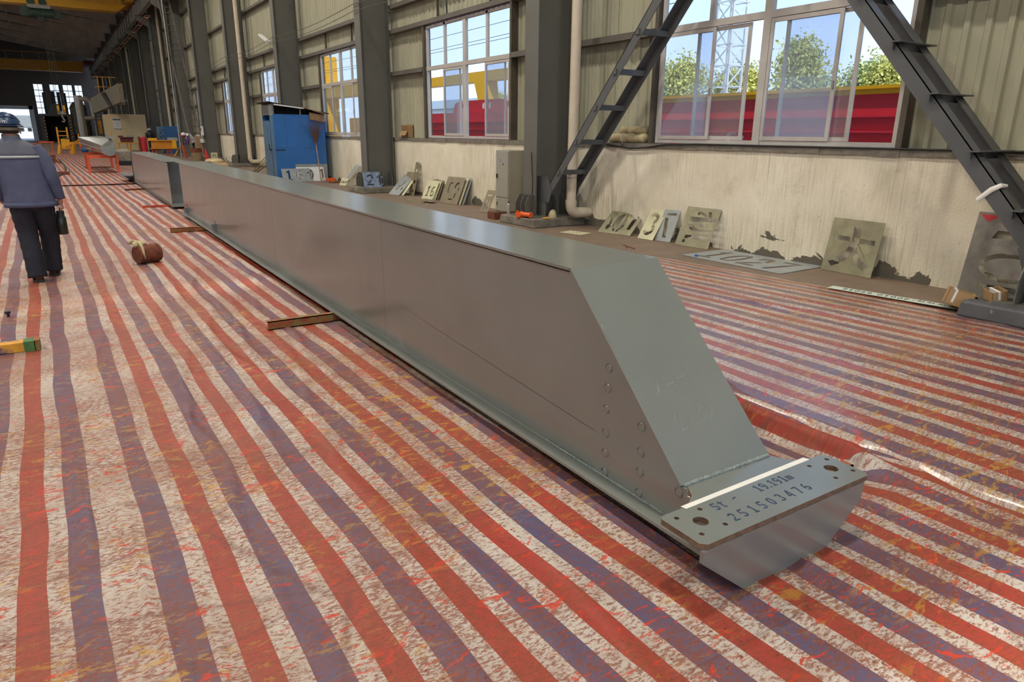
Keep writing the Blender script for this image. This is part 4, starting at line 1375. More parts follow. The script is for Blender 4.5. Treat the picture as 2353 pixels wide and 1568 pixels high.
# ---- small white meter box, wires along the wall, lamps on the columns
mt = thing('meter_box', 'small white meter box fixed on a column past the blue shed', 'meter', (7.15, 42.7, 1.35))
MB().box(7.06, 7.15, 42.50, 42.86, 1.35, 1.83).build('box', M_WHITE, mt)
MB().box(7.055, 7.06, 42.57, 42.79, 1.58, 1.76).build('screen', M_BLACK, mt)
for k, dz in enumerate((0, .16)):
    pts = []
    for i in range(0, 6):
        y0 = 10.5 + 8.1 * i
        for j in range(8):
            s_ = j / 8
            pts.append((7.12, y0 + 8.1 * s_, 4.62 + dz - .12 * math.sin(PI * s_)))
    tag(MB().tube(pts, .008, 5).build('strung_wire', M_WIRE), ('upper' if k else 'lower') + ' thin wire strung from column to column along the windows', 'wire')
fl_ = thing('flood_light', 'white strip lamp on an arm fixed to the girt behind the shed', 'lamp', (7.985, 29.7, 4.8))
MB().bar((7.80, 29.9, 4.98), (7.80, 31.1, 5.36), .14, .07).build('housing', M_WHITE, fl_)
MB().bar((7.99, 29.6, 4.78), (7.80, 29.95, 5.0), .06, .06).build('arm', M_STEEL, fl_)

# ================================================================== PEOPLE
def skin_body(name, verts, edges, radii, root, mat, parent, sub=2):
    me = bpy.data.meshes.new(name)
    me.from_pydata(verts, edges, [])
    o = bpy.data.objects.new(name, me)
    C.objects.link(o)
    sk = o.modifiers.new('skin', 'SKIN')
    sk.use_smooth_shade = True
    for i, r_ in enumerate(radii):
        me.skin_vertices[0].data[i].radius = r_ if isinstance(r_, tuple) else (r_, r_)
    me.skin_vertices[0].data[root].use_root = True
    sb = o.modifiers.new('sub', 'SUBSURF')
    sb.levels = sb.render_levels = sub
    dg = bpy.context.evaluated_depsgraph_get()
    m2 = bpy.data.meshes.new_from_object(o.evaluated_get(dg))
    bpy.data.objects.remove(o)
    m2.name = name
    m2.materials.clear()
    m2.polygons.foreach_set('use_smooth', [True] * len(m2.polygons))
    return link(m2, name, mat, parent)


def limb(pts, radii, seg=14, cap=True, sub=4, fold=0.0):
    """smooth tapered tube through the points (Catmull-Rom)"""
    P_ = [Vector(p) for p in pts]
    out, rad = [], []
    for i in range(len(P_) - 1):
        p0, p1, p2, p3 = P_[max(i - 1, 0)], P_[i], P_[i + 1], P_[min(i + 2, len(P_) - 1)]
        for k in range(sub):
            t = k / sub
            out.append(.5 * ((2 * p1) + (p2 - p0) * t + (2 * p0 - 5 * p1 + 4 * p2 - p3) * t * t + (3 * p1 - p0 - 3 * p2 + p3) * t ** 3))
            a, b = radii[i], radii[i + 1]
            w = 1 + fold * math.sin((i * sub + k) * 2.2)
            rad.append(tuple((x * (1 - t) + y * t) * w for x, y in zip(a, b)) if isinstance(a, tuple) else (a * (1 - t) + b * t) * w)
    out.append(P_[-1])
    rad.append(radii[-1])
    return MB().tube(out, rad, seg, cap)


ps = thing('person', 'worker in blue-grey jacket and blue helmet walking away with a bottle', 'person', (-.28, 9.0, 0))
# continuous body under the clothes: head, neck, trunk, arms, hands, legs
bv = [(0, 0, .94), (0, 0, 1.12), (0, .01, 1.32), (0, .015, 1.47), (0, .03, 1.56), (0, .04, 1.655),
      (.17, .01, 1.40), (.235, -.03, 1.13), (.262, .03, .905), (.262, .045, .835),
      (-.17, .01, 1.40), (-.23, .0, 1.13), (-.25, .09, .91), (-.25, .11, .84),
      (.085, .01, .88), (.10, .17, .49), (.085, .25, .10), (-.085, -.01, .88), (-.075, .05, .49), (-.06, -.06, .10)]
be = [(0, 1), (1, 2), (2, 3), (3, 4), (4, 5), (2, 6), (6, 7), (7, 8), (8, 9), (2, 10), (10, 11), (11, 12), (12, 13), (0, 14), (14, 15), (15, 16), (0, 17), (17, 18), (18, 19)]
brd = [.13, .125, .14, .058, .07, .085, .055, .043, .027, (.036, .02), .055, .043, .027, (.036, .02), .085, .055, .038, .085, .055, .038]
# fingers of the hand that carries the bottle: closed round the strap
hx, hy, hz = .262, .045, .835
k0 = len(bv)
fingers = [((.006, -.026), .058), ((.010, -.008), .066), ((.010, .011), .062), ((.006, .028), .05)]
for (dx, dy), ln in fingers:
    n0 = len(bv)
    bv += [(hx + dx + .004, hy + dy, hz - .03), (hx + dx + .012, hy + dy, hz - .052), (hx + dx - .004, hy + dy, hz - .068), (hx + dx - .022, hy + dy, hz - .060)]
    be += [(9, n0), (n0, n0 + 1), (n0 + 1, n0 + 2), (n0 + 2, n0 + 3)]
    brd += [.0095, .009, .0085, .008]
n0 = len(bv)
bv += [(hx - .018, hy + .040, hz + .02), (hx - .026, hy + .048, hz - .012), (hx - .030, hy + .036, hz - .040)]
be += [(9, n0), (n0, n0 + 1), (n0 + 1, n0 + 2)]
brd += [.011, .010, .009]
skin_body('body', bv, be, brd, 0, M_SKIN, ps)
# jacket: one loft for the trunk, lofts for the sleeves
tr = [((0, 0, .815), .232, .158), ((0, 0, .84), .236, .162), ((0, .0, .92), .225, .158), ((0, 0, 1.02), .222, .150), ((0, .005, 1.14), .226, .150), ((0, .008, 1.26), .232, .150), ((0, .01, 1.35), .228, .138), ((0, .012, 1.42), .200, .118), ((0, .015, 1.465), .135, .095), ((0, .018, 1.50), .078, .075), ((0, .02, 1.525), .072, .072)]
jk = MB()
rings = []
for i, (c, a, b) in enumerate(tr):
    rings.append((c, (a, 0, 0), (0, b, 0)))
jk.loft(rings, 28)
jo = jk.build('jacket', M_JACKET, ps, smooth=True, world=False)
m_ = jo.modifiers.new('sub', 'SUBSURF')
m_.levels = m_.render_levels = 1
dm = jo.modifiers.new('folds', 'DISPLACE')
tx = bpy.data.textures.new('cloth folds', 'CLOUDS')
tx.noise_scale = .13
dm.texture = tx
dm.strength = .022
limb([(.165, .01, 1.415), (.225, -.01, 1.30), (.250, -.04, 1.13), (.262, -.01, 1.00), (.265, .03, .895)], [.075, .074, .068, .060, .050], 16, True, 6, .045).build('sleeve', M_JACKET, ps, smooth=True, world=False)
limb([(-.165, .01, 1.415), (-.225, -.0, 1.30), (-.245, .0, 1.13), (-.255, .05, 1.00), (-.255, .10, .895)], [.075, .074, .068, .060, .050], 16, True, 6, .045).build('sleeve', M_JACKET, ps, smooth=True, world=False)
MB().tube([(.266, .029, .93), (.266, .033, .885)], [.055, .053], 16).build('cuff', M_JACKET, ps, smooth=True, world=False)
# grey yoke with the pale strip across the back
yk = [((0, .010, 1.335), .234, .145), ((0, .012, 1.36), .231, .142), ((0, .013, 1.425), .203, .122), ((0, .016, 1.467), .139, .099), ((0, .018, 1.50), .086, .082)]
MB().loft([(c, (a, 0, 0), (0, b, 0)) for c, a, b in yk], 28).build('yoke', M_YOKE, ps, smooth=True, world=False)
MB().loft([((0, .0085, 1.312), (.2375, 0, 0), (0, .1525, 0)), ((0, .009, 1.337), (.2375, 0, 0), (0, .1505, 0))], 28).build('reflective_strip', M_REFLECT, ps, smooth=True, world=False)
MB().loft([((0, .018, 1.495), (.084, 0, 0), (0, .082, 0)), ((0, .022, 1.545), (.076, 0, 0), (0, .076, .012))], 20, False).build('collar', M_YOKE, ps, smooth=True, world=False)
MB().loft([((0, 0, .812), (.238, 0, 0), (0, .164, 0)), ((0, 0, .862), (.238, 0, 0), (0, .165, 0))], 28).build('hem_band', M_JACKET, ps, smooth=True, world=False)
# trousers
tb = MB().loft([((0, 0, .95), (.17, 0, 0), (0, .125, 0)), ((0, 0, .86), (.185, 0, 0), (0, .135, 0)), ((0, 0, .78), (.175, 0, 0), (0, .13, 0))], 20)
tb.build('trouser_seat', M_TROUSER, ps, smooth=True, world=False)
limb([(.082, .0, .86), (.10, .06, .70), (.11, .16, .50), (.10, .22, .30), (.088, .255, .085)], [.118, .108, .094, .088, .088], 16, True, 6, .035).build('trouser_leg', M_TROUSER, ps, smooth=True, world=False)
limb([(-.085, .0, .86), (-.085, .03, .70), (-.08, .05, .50), (-.07, -.005, .28), (-.062, -.05, .06)], [.118, .108, .094, .090, .092], 16, True, 6, .035).build('trouser_leg', M_TROUSER, ps, smooth=True, world=False)
MB().box(.175, .185, -.06, -.02, .72, .88).build('belt_strap', M_TROUSER, ps, world=False)
def boot(x, y, rot, z=.0):
    c, s = math.cos(rot), math.sin(rot)
    f = lambda a, b, h: (x + a * c - b * s, y + a * s + b * c, z + h)
    up = MB()
    rgs = []
    for b, w, h0, h1 in ((-.10, .036, .03, .09), (-.07, .044, .03, .13), (.0, .044, .03, .115), (.07, .05, .03, .09), (.13, .05, .03, .075), (.17, .03, .03, .06)):
        rgs.append((f(0, b, (h0 + h1) / 2), (w * c, w * s, 0), (0, 0, (h1 - h0) / 2)))
    o = up.loft(rgs, 12).build('boot', M_BOOT, ps, smooth=True, world=False)
    so = MB().prism([(-.046, -.09), (-.03, -.108), (.03, -.108), (.046, -.09), (.05, .06), (.046, .14), (.02, .185), (-.02, .185), (-.046, .14), (-.05, .06)], f(0, 0, 0.0), (c, s, 0), (-s, c, 0), (0, 0, 1), .034).build('sole', M_SOLE, o, world=False)
boot(.085, .30, -.12, .012)
boot(-.06, -.03, .10, .012)
# hair below the helmet, ears, face
MB().dome((0, .03, 1.60), .097, -.45, 18, 8, (.9, 1.0, 1.0)).build('hair', M_HAIR, ps, smooth=True, world=False)
fc = MB().tube([(0, .115, 1.585), (0, .142, 1.575), (0, .118, 1.555)], [.012, .016, .012], 8)
fc.tube([(-.03, .118, 1.61), (-.03, .124, 1.61)], .010, 8).tube([(.03, .118, 1.61), (.03, .124, 1.61)], .010, 8).tube([(-.025, .112, 1.53), (.025, .112, 1.53)], .007, 8)
fc.build('face', M_SKIN, ps, smooth=True, world=False)
for s in (-1, 1):
    MB().loft([((s * .086, .03, 1.585), (0, .016, 0), (0, 0, .03)), ((s * .100, .02, 1.585), (0, .018, 0), (0, 0, .032))], 10).build('ear', M_SKIN, ps, smooth=True, world=False)
hm = MB().dome((0, .03, 1.645), .132, -.05, 26, 10, (.92, 1.06, .93)).build('helmet', M_HELMET, ps, smooth=True, world=False)
MB().loft([((0, .035, 1.636), (.122, 0, 0), (0, .143, 0)), ((0, .045, 1.630), (.138, 0, 0), (0, .165, -.006)), ((0, .046, 1.624), (.137, 0, 0), (0, .164, -.006))], 26).build('brim', M_HELMET, hm, smooth=True, world=False)
for z, rr_ in ((1.70, .112), (1.73, .093)):
    pts = [(rr_ * math.sin(a) * .93, .03 - rr_ * math.cos(a) * 1.07 - .004, z + .03 * (1 - abs(a) / 1.2)) for a in np.linspace(-1.2, 1.2, 14)]
    MB().tube(pts, .004, 6).build('rib', M_HELMET, hm, smooth=True, world=False)
lg = MB()
for a0, zz in ((-.34, 1.672), (-.22, 1.672), (-.10, 1.672)):
    x_, y_ = .124 * math.sin(a0), .03 - .140 * math.cos(a0)
    lg.bar((x_, y_, zz - .012), (x_ + .010, y_ - .001, zz + .014), .006, .004).bar((x_ + .010, y_ - .001, zz + .014), (x_ + .022, y_, zz - .012), .006, .004)
lg.build('emblem', M_WHITE, hm, world=False)
MB().tube([(.112, -.02, 1.655), (.122, -.022, 1.655)], .008, 10).build('rivet', M_WHITE, hm, world=False)
hb = [(.094 * math.sin(a), .03 - .106 * math.cos(a), 1.602) for a in np.linspace(-1.5, 1.5, 16)]
MB().tube(hb, [(.004, .016)] * 16, 6).build('headband', M_STENCILB, hm, world=False)
for o_ in ps.children_recursive:
    for v_ in o_.data.vertices:
        v_.co.x -= .095 * max(0.0, v_.co.z - .85)
# the bottle in the hand
bt = thing('thermos_bottle', 'dark glass tea bottle with a strap held in the worker hand', 'bottle', (-.035, 9.045, .495))
smooth_by_angle(MB().tube([(0, 0, 0), (0, 0, .012), (0, 0, .175), (0, 0, .20), (0, 0, .215)], [.040, .046, .046, .036, .033], 20).build('glass', paint('dark bottle glass', (.02, .022, .016), .12, var=.3, scale=8), bt, world=False))
smooth_by_angle(MB().tube([(0, 0, .215), (0, 0, .255)], .037, 18).build('cap', M_BLACK, bt, world=False))
MB().tube([(0, -.030, .245), (0, -.026, .272), (0, .0, .285), (0, .026, .272), (0, .030, .245)], .006, 6).build('strap', M_BLACK, bt, world=False)


def far_person(label, loc, joints, top, legs, hat, patch=None):
    """small distant worker: continuous clothed body by skin, helmet or hood on the head"""
    t = thing('person', label, 'person', loc)
    j = joints
    v = [j['hip'], j['waist'], j['chest'], j['neck'], j['head'], j['shR'], j['elR'], j['haR'], j['shL'], j['elL'], j['haL'], j['hiR'], j['knR'], j['anR'], j['toR'], j['hiL'], j['knL'], j['anL'], j['toL']]
    e = [(0, 1), (1, 2), (2, 3), (3, 4), (2, 5), (5, 6), (6, 7), (2, 8), (8, 9), (9, 10), (0, 11), (11, 12), (12, 13), (13, 14), (0, 15), (15, 16), (16, 17), (17, 18)]
    r_ = [.15, .15, .17, .06, .10, .07, .06, .04, .07, .06, .04, .11, .085, .06, .04, .11, .085, .06, .04]
    o = skin_body('body', v, e, r_, 0, legs, t)
    def seg(name, a, b, ra, rb, mat):
        limb([j[a], (Vector(j[a]) + Vector(j[b])) / 2, j[b]], [ra, (ra + rb) / 2, rb], 12, True, 4).build(name, mat, t, smooth=True, world=False)
    limb([j['hip'], j['waist'], j['chest'], j['neck']], [.19, .18, .20, .10], 16, True, 4).build('jacket', top, t, smooth=True, world=False)
    for s in 'RL':
        seg('sleeve', 'sh' + s, 'el' + s, .095, .08, patch or top)
        seg('sleeve', 'el' + s, 'ha' + s, .08, .06, patch or top)
    h = Vector(j['head'])
    MB().dome((h.x, h.y, h.z), .135, -.3, 16, 8).build('hat', hat, t, smooth=True, world=False)
    return t


jb = dict(hip=(.15, 0, .92), waist=(.05, 0, 1.12), chest=(-.10, -.05, 1.28), neck=(-.22, -.08, 1.33), head=(-.34, -.1, 1.36), shR=(-.12, -.22, 1.24), elR=(-.16, -.28, .98), haR=(-.22, -.26, .80), shL=(-.12, .14, 1.26), elL=(-.18, .2, 1.0), haL=(-.26, .2, .84),
          hiR=(.15, -.1, .88), knR=(.12, -.12, .48), anR=(.14, -.12, .08), toR=(.02, -.14, .05), hiL=(.15, .1, .88), knL=(.1, .14, .48), anL=(.12, .14, .08), toL=(0, .14, .05))
w2 = far_person('bending worker in white and purple jacket near the wooden post', (6.85, 45.4, 0), jb, M_WHITE, M_TROUSER, M_WHITE, M_PURPLE)
MB().dome((-.42, -.12, 1.30), .10, -.5, 12, 6).build('red_hood', M_CRIMSON, w2, smooth=True, world=False)
js = dict(hip=(0, 0, .92), waist=(0, 0, 1.12), chest=(0, 0, 1.34), neck=(0, 0, 1.50), head=(0, 0, 1.62), shR=(.2, 0, 1.40), elR=(.26, -.06, 1.14), haR=(.2, -.25, 1.0), shL=(-.2, 0, 1.40), elL=(-.26, -.06, 1.14), haL=(-.2, -.25, 1.0),
          hiR=(.1, 0, .88), knR=(.1, 0, .48), anR=(.1, 0, .08), toR=(.1, -.14, .05), hiL=(-.1, 0, .88), knL=(-.1, 0, .48), anL=(-.1, 0, .08), toL=(-.1, -.14, .05))
far_person('worker in black with a pale helmet behind the yellow beam', (6.0, 57.0, 0), js, M_BLACK, M_BLACK, M_STENCILG)

# ================================================================== ON THE SHEET
rl = thing('steel_roller', 'short rusty steel roller lying on the striped sheet', 'roller', (.80, 9.62, .012), .45)
smooth_by_angle(MB().tube([(-.14, 0, .115), (-.135, 0, .115), (-.09, 0, .115), (-.087, 0, .115), (-.08, 0, .115), (-.077, 0, .115), (.10, 0, .115), (.105, 0, .115), (.112, 0, .115), (.135, 0, .115), (.14, 0, .115)], [.105, .112, .112, .104, .104, .112, .112, .104, .112, .112, .105], 26).build('drum', M_RUST, rl, world=False), 30)
MB().tube([(-.145, 0, .115), (-.139, 0, .115)], .03, 14).build('hub', M_RUST, rl, world=False)
rag = MB()
pts = [(-.02, -.118, .08), (-.03, -.125, .14), (-.035, -.10, .20), (-.05, -.04, .235), (-.07, .03, .245), (-.10, .06, .25), (-.14, .05, .262), (-.17, .02, .258)]
rag.tube([Vector((.78 + a, 9.62 + b, .012 + c)) for a, b, c in pts], [(.06, .012), (.055, .016), (.045, .02), (.04, .024), (.035, .025), (.04, .022), (.035, .02), (.02, .015)], 12)
rag.tube([Vector((.78 + a, 9.62 + b, .012 + c)) for a, b, c in ((.0, -.02, .235), (-.03, .03, .255), (-.08, .0, .26), (-.11, -.05, .25), (-.10, -.09, .22))], [(.03, .02)] * 5, 10)
ro = rag.build('cloth_rag', M_BUNDLE, smooth=True)
tag(ro, 'cream rag knotted over the rusty steel roller', 'rag')
pb = MB().box(-.95, -.30, 6.05, 6.15, .012, .085).build('painted_bar', paint('layered paint bar', (.55, .26, .02), .6, var=.3, scale=5, spot=(.02, .03, .16), spot_amt=.46, spot_scale=4))
bevel(pb, .006)
tag(pb, 'square steel bar caked with yellow and blue paint at the left edge', 'steel bar')
MB().box(-.40, -.33, 6.046, 6.154, .010, .088).build('green_patch', paint('green paint patch', (.06, .16, .04), .6, var=.3, scale=12), pb)
MB().box(-.335, -.298, 6.046, 6.154, .010, .089).build('red_end', M_RUSTBAR, pb)
bo = thing('bolt', 'small black bolt standing on the sheet near the left edge', 'bolt', (-.55, 7.33, .012))
MB().tube([(0, 0, 0), (0, 0, .03)], .012, 8).build('shank', M_BLACK, bo, world=False)
MB().tube([(0, 0, .03), (0, 0, .05)], .024, 6).build('head', M_BLACK, bo, world=False)

# ================================================================== BLUE SHED AND BROOM
sh = thing('blue_shed', 'blue sheet-metal shed with a lifted dark roof beside the wall', 'shed', (6.9, 24.3, 0))
SX0, SX1, SY0, SY1, SZ = 6.10, 7.78, 23.66, 25.0, 2.13
MB().box(SX0, SX1, SY0, SY0 + .02, .03, SZ).build('front_panel', M_BLUE, sh)
MB().box(SX1 - .02, SX1, SY0 + .02, SY1, .03, SZ).build('side_panel', M_BLUE, sh)
MB().box(SX0, SX1, SY1 - .02, SY1, .03, SZ).build('rear_panel', M_BLUE, sh)
MB().box(SX0, SX0 + .02, SY0 + .02, SY0 + .42, .03, SZ - .02).build('side_panel', M_BLUED, sh)
dr = MB().box(SX0 - .015, SX0 + .01, SY0 + .44, SY1 - .02, .05, 1.93).build('door', M_BLUED, sh)
MB().box(SX0 - .022, SX0 - .015, SY0 + .70, SY1 - .25, 1.05, 1.80).build('door_panel', M_BLUED, dr)
MB().tube([(SX0 - .06, SY0 + .50, 1.02), (SX0 - .06, SY0 + .50, 1.20)], .014, 8).box(SX0 - .06, SX0 - .015, SY0 + .44, SY0 + .56, .98, 1.04).build('handle', M_BLACK, dr)
MB().box(SX0 - .004, SX1, SY0 - .006, SY0, 1.08, 1.088).build('seam', M_BLUED, sh)
MB().box(SX0 + .38, SX0 + .386, SY0 - .006, SY0, 1.09, SZ).build('seam', M_BLUED, sh)
MB().box(SX0 + .02, SX0 + .32, SY0 - .012, SY0, 1.0, 1.03).build('hasp', M_BLACK, sh)
MB().box(SX0 + .6, SX1, SY0 - .002, SY0, .03, .55).build('bare_patch', M_STENCILG, sh)
for x, z in ((SX0 + .03, 2.46), (SX0 + .9, 2.34), (SX1 - .04, 2.17)):
    MB().box(x - .02, x + .02, SY0 + .01, SY0 + .05, SZ - .05, z).box(x - .02, x + .02, SY1 - .05, SY1 - .01, SZ - .05, z).build('roof_post', M_STEEL, sh)
MB().box(SX0 - .01, SX0, SY0, SY0 + .42, SZ - .03, 2.44).build('gable_panel', M_STENCILG, sh)
MB().box(SX0 - .01, SX0, SY0 + .42, SY1, SZ - .03, 2.42).build('gable_panel', M_COL, sh)
MB().hexa([(SX0 - .14, SY0 - .12, 2.49), (SX1 + .14, SY0 - .12, 2.16), (SX1 + .14, SY1 + .1, 2.16), (SX0 - .14, SY1 + .1, 2.49)], [(SX0 - .14, SY0 - .12, 2.51), (SX1 + .14, SY0 - .12, 2.185), (SX1 + .14, SY1 + .1, 2.185), (SX0 - .14, SY1 + .1, 2.51)]).build('roof', M_DARK, sh)
MB().hexa([(SX0 + .04, SY0 - .13, 2.40), (SX0 + 1.0, SY0 - .13, 2.30), (SX0 + 1.0, SY0 - .09, 2.30), (SX0 + .04, SY0 - .09, 2.40)], [(SX0 + .04, SY0 - .13, 2.44), (SX0 + 1.0, SY0 - .13, 2.335), (SX0 + 1.0, SY0 - .09, 2.335), (SX0 + .04, SY0 - .09, 2.44)]).build('eave_strip', M_WHITE, sh)
MB().hexa([(SX0 + .95, SY0 - .22, 2.34), (SX1 + .05, SY0 - .22, 2.14), (SX1 + .05, SY0 + .5, 2.18), (SX0 + .95, SY0 + .5, 2.34)], [(SX0 + .95, SY0 - .22, 2.355), (SX1 + .05, SY0 - .22, 2.155), (SX1 + .05, SY0 + .5, 2.195), (SX0 + .95, SY0 + .5, 2.355)]).build('cardboard_cover', M_CARD, sh)
MB().hexa([(SX1 - .5, SY0 - .05, 1.98), (SX1 - .02, SY0 - .05, 1.90), (SX1 - .02, SY0 - .04, 2.12), (SX1 - .5, SY0 - .04, 2.2)], [(SX1 - .5, SY0 - .06, 1.98), (SX1 - .02, SY0 - .06, 1.90), (SX1 - .02, SY0 - .05, 2.12), (SX1 - .5, SY0 - .05, 2.2)]).build('cardboard_cover', M_CARD, sh)
MB().box(SX0, SX1, SY0 + .02, SY1, 0, .03).build('base', M_BLUED, sh)
MB().prism([(SX0, SZ - .1), (SX1, SZ - .1), (SX1, 2.15), (SX0, 2.48)], (0, SY0 + .35, 0), (1, 0, 0), (0, 0, 1), (0, 1, 0), .01).build('roof_gap_shade', M_DARK, sh)  # near-black sheet stands in for the shade in the gap under the roof

br = thing('twig_broom', 'twig broom standing upside down against the blue shed', 'broom', (7.42, 23.36, 0))
MB().tube([(7.43, 23.34, 0), (7.415, 23.45, .7), (7.40, 23.55, 1.30)], [.017, .016, .018], 9).build('handle', M_BAMBOO, br)
for z in (.35, .62, .95, 1.2):
    MB().tube([(7.425, 23.36 + .16 * z, z), (7.424, 23.36 + .16 * z + .002, z + .012)], .0205, 9).build('knot', M_BAMBOO, br)
tw = MB()
for i in range(110):
    a = random.gauss(0, .30)
    b_ = random.gauss(0, .06)
    ln = random.uniform(.45, .92)
    x0, y0, z0 = 7.40 + random.gauss(0, .012), 23.53 + random.gauss(0, .012), 1.16 + random.uniform(0, .1)
    p1 = (x0 + a * ln * .35, y0 + b_ * .3 - .03, z0 + ln * .5)
    p2 = (x0 + a * ln * .95, y0 + b_ * .6 - .03, z0 + ln)
    tw.tube([(x0, y0, z0), p1, p2], [.004, .0032, .0018], 4, False)
tw.build('twigs', M_TWIG, br)
MB().tube([(7.40, 23.53, 1.2), (7.40, 23.54, 1.26)], .034, 10).build('binding', M_BAMBOO, br)
tag(MB().box(7.62, 7.9, 23.30, 23.42, 0, .10).build('orange_box', M_ORANGE), 'small orange box on the floor right of the shed', 'box')
tag(MB().box(7.45, 7.85, 22.3, 22.6, 0, .04).tube([(7.4, 22.4, .02), (7.9, 22.9, .02)], .02, 6).build('red_scrap', M_RUST), 'dark red scrap on the floor right of the shed', 'scrap metal')
for k in range(5):
    tag(MB().bar((5.95 + .08 * k, 27.2 + .12 * k, .02), (6.5 + .05 * k, 26.6 - .05 * k, .72 - .03 * k), .05, .006).build('flat_bar', M_STENCILY if k % 2 else M_STENCILB), 'thin steel plate leaning left of the blue shed', 'steel plate', 'thin plates leaning left of the blue shed')
bx = thing('cardboard_carton', 'open cardboard carton on the floor left of the blue shed', 'carton', (5.9, 32.3, 0))
MB().box(-.25, .25, -.2, .2, 0, .3).build('box', M_CARD, bx, world=False)
MB().hexa([(-.25, -.2, .3), (.25, -.2, .3), (.3, -.42, .18), (-.3, -.42, .18)], [(-.25, -.2, .31), (.25, -.2, .31), (.3, -.42, .19), (-.3, -.42, .19)]).build('flap', M_CARD, bx, world=False)
tag(MB().dome((5.45, 33.2, 0), .22, 0, 12, 5, (1.3, 1, .8)).build('rag_heap', M_REDLEAD, smooth=True), 'red and yellow rag heap beside the carton left of the shed', 'rags')

# ================================================================== OVERHEAD CRANES
c1 = thing('bridge_crane', 'bright yellow bridge crane girder overhead at the top left', 'crane', (-4, 63.6, 10.1))
MB().box(-14, 6.0, 63.6, 64.5, 10.55, 11.9).build('girder', M_YELLOW, c1)
MB().box(-14, 5.65, 63.45, 64.65, 10.1, 10.55).build('lower_flange', M_YTOP, c1)
MB().hexa([(5.65, 63.45, 10.1), (6.2, 63.45, 10.5), (6.2, 64.65, 10.5), (5.65, 64.65, 10.1)], [(5.65, 63.45, 10.6), (6.2, 63.45, 10.6), (6.2, 64.65, 10.6), (5.65, 64.65, 10.6)]).build('girder_end', M_YTOP, c1)
MB().box(6.2, 6.9, 61.8, 66.2, 10.6, 11.1).build('end_carriage', M_YELLOW, c1)
h = thing('electric_hoist', 'green electric hoist trolley hanging under the yellow crane girder', 'hoist', (.8, 63.6, 9.3))
MB().tube([(-.1, 63.5, 9.55), (1.6, 63.5, 9.55)], .33, 16).build('drum', M_GREEN, h)
MB().box(-.45, .05, 63.2, 63.9, 9.3, 9.9).build('motor', M_GREEN, h)
MB().box(1.5, 1.95, 63.25, 63.85, 9.25, 9.8).build('gearbox', M_GREEN, h)
MB().box(.0, 1.4, 63.3, 63.8, 9.85, 10.09).build('frame', M_STEEL, h)
for x in (.25, .95):
    MB().tube([(x, 63.35, 10.25), (x, 63.45, 10.25)], .24, 14).build('trolley_wheel', M_GREEN, h)
MB().box(.5, .9, 63.3, 63.6, 9.0, 9.3).build('rope_guide', M_BLACK, h)
hk = thing('hook_block', 'yellow twin-sheave hook block hanging above the shop floor', 'hook', (.98, 63.6, 2.3))
for x in (.80, 1.18):
    MB().tube([(x - .07, 63.6, 3.05), (x + .07, 63.6, 3.05)], .28, 16).build('sheave', M_YELLOW, hk)
MB().box(.72, 1.26, 63.52, 63.68, 2.70, 2.9).build('yoke', M_STEEL, hk)
MB().tube([(.99, 63.6, 2.7), (.99, 63.6, 2.45), (1.1, 63.6, 2.25), (1.02, 63.6, 2.12), (.90, 63.6, 2.2)], .06, 8).build('hook', M_STEEL, hk)
for x in (.72, .88, 1.1, 1.26):
    MB().tube([(x, 63.6, 3.1), (x * .6 + .3, 63.55, 9.2)], .014, 4).build('rope', M_WIRE, hk)
c2 = thing('bridge_crane', 'darker orange bridge crane with a handrail, deep in the hall', 'crane', (-4, 124, 9.5))
MB().box(-14, 5.6, 124, 125, 10.0, 11.0).build('girder', M_YELLOWO, c2)
MB().box(-14, 5.4, 123.8, 125.2, 9.6, 10.0).build('lower_flange', M_YELLOWO, c2)
MB().box(5.6, 6.9, 122, 127, 10.57, 11.1).build('end_carriage', M_BROWNSTEEL, c2)
MB().box(-14, 5.8, 123.85, 123.95, 11.95, 12.02).build('handrail', M_YELLOWO, c2)
for x in np.arange(-13, 6, 1.9):
    MB().box(x - .03, x + .03, 123.86, 123.94, 11.0, 11.98).build('rail_post', M_YELLOWO, c2)
# cable tray / service line under the runway
tr_ = thing('cable_tray', 'rusty open cable tray running below the crane runway', 'cable tray', (6.2, 70, 8.2))
for x in (6.05, 6.3):
    MB().bar((x, 51, 8.35), (x, 118, 8.35), .03, .05).build('side_rail', M_RUST, tr_)
for y in np.arange(51, 90, 1.0):
    MB().bar((6.05, y, 8.35), (6.3, y, 8.35), .03, .03).build('rung', M_STENCILY if int(y) % 4 == 0 else M_RUST, tr_)

# ================================================================== DEEP IN THE HALL
# ladder stair against a column
ls = thing('ladder_stair', 'steep steel ladder stair climbing beside the far columns', 'ladder', (7.0, 44, 0))
A_, B_ = Vector((6.75, 43.6, .4)), Vector((6.75, 49.6, 9.0))
for x in (6.65, 7.25):
    MB().bar((x, 43.4, .2), (x, 49.7, 9.2), .05, .16).build('stringer', M_GIRT, ls)
for k in range(26):
    t_ = (k + .5) / 26
    MB().bar((6.65, 43.4 + 6.6 * t_, .2 + 9.4 * t_), (7.25, 43.4 + 6.6 * t_, .2 + 9.4 * t_), .16, .03).build('rung', M_GIRT, ls)
cd_ = thing('conduit_post', 'thin dark conduit post standing in front of the ladder stair', 'post', (6.6, 47, 0))
MB().tube([(6.50, 47, .0), (6.50, 47, 9.3)], .035, 8).build('pole', M_GALV, cd_)
MB().tube([(6.52, 47.15, 4.0), (6.52, 47.15, 9.3)], .07, 8).build('sleeve', M_BLACK, cd_)
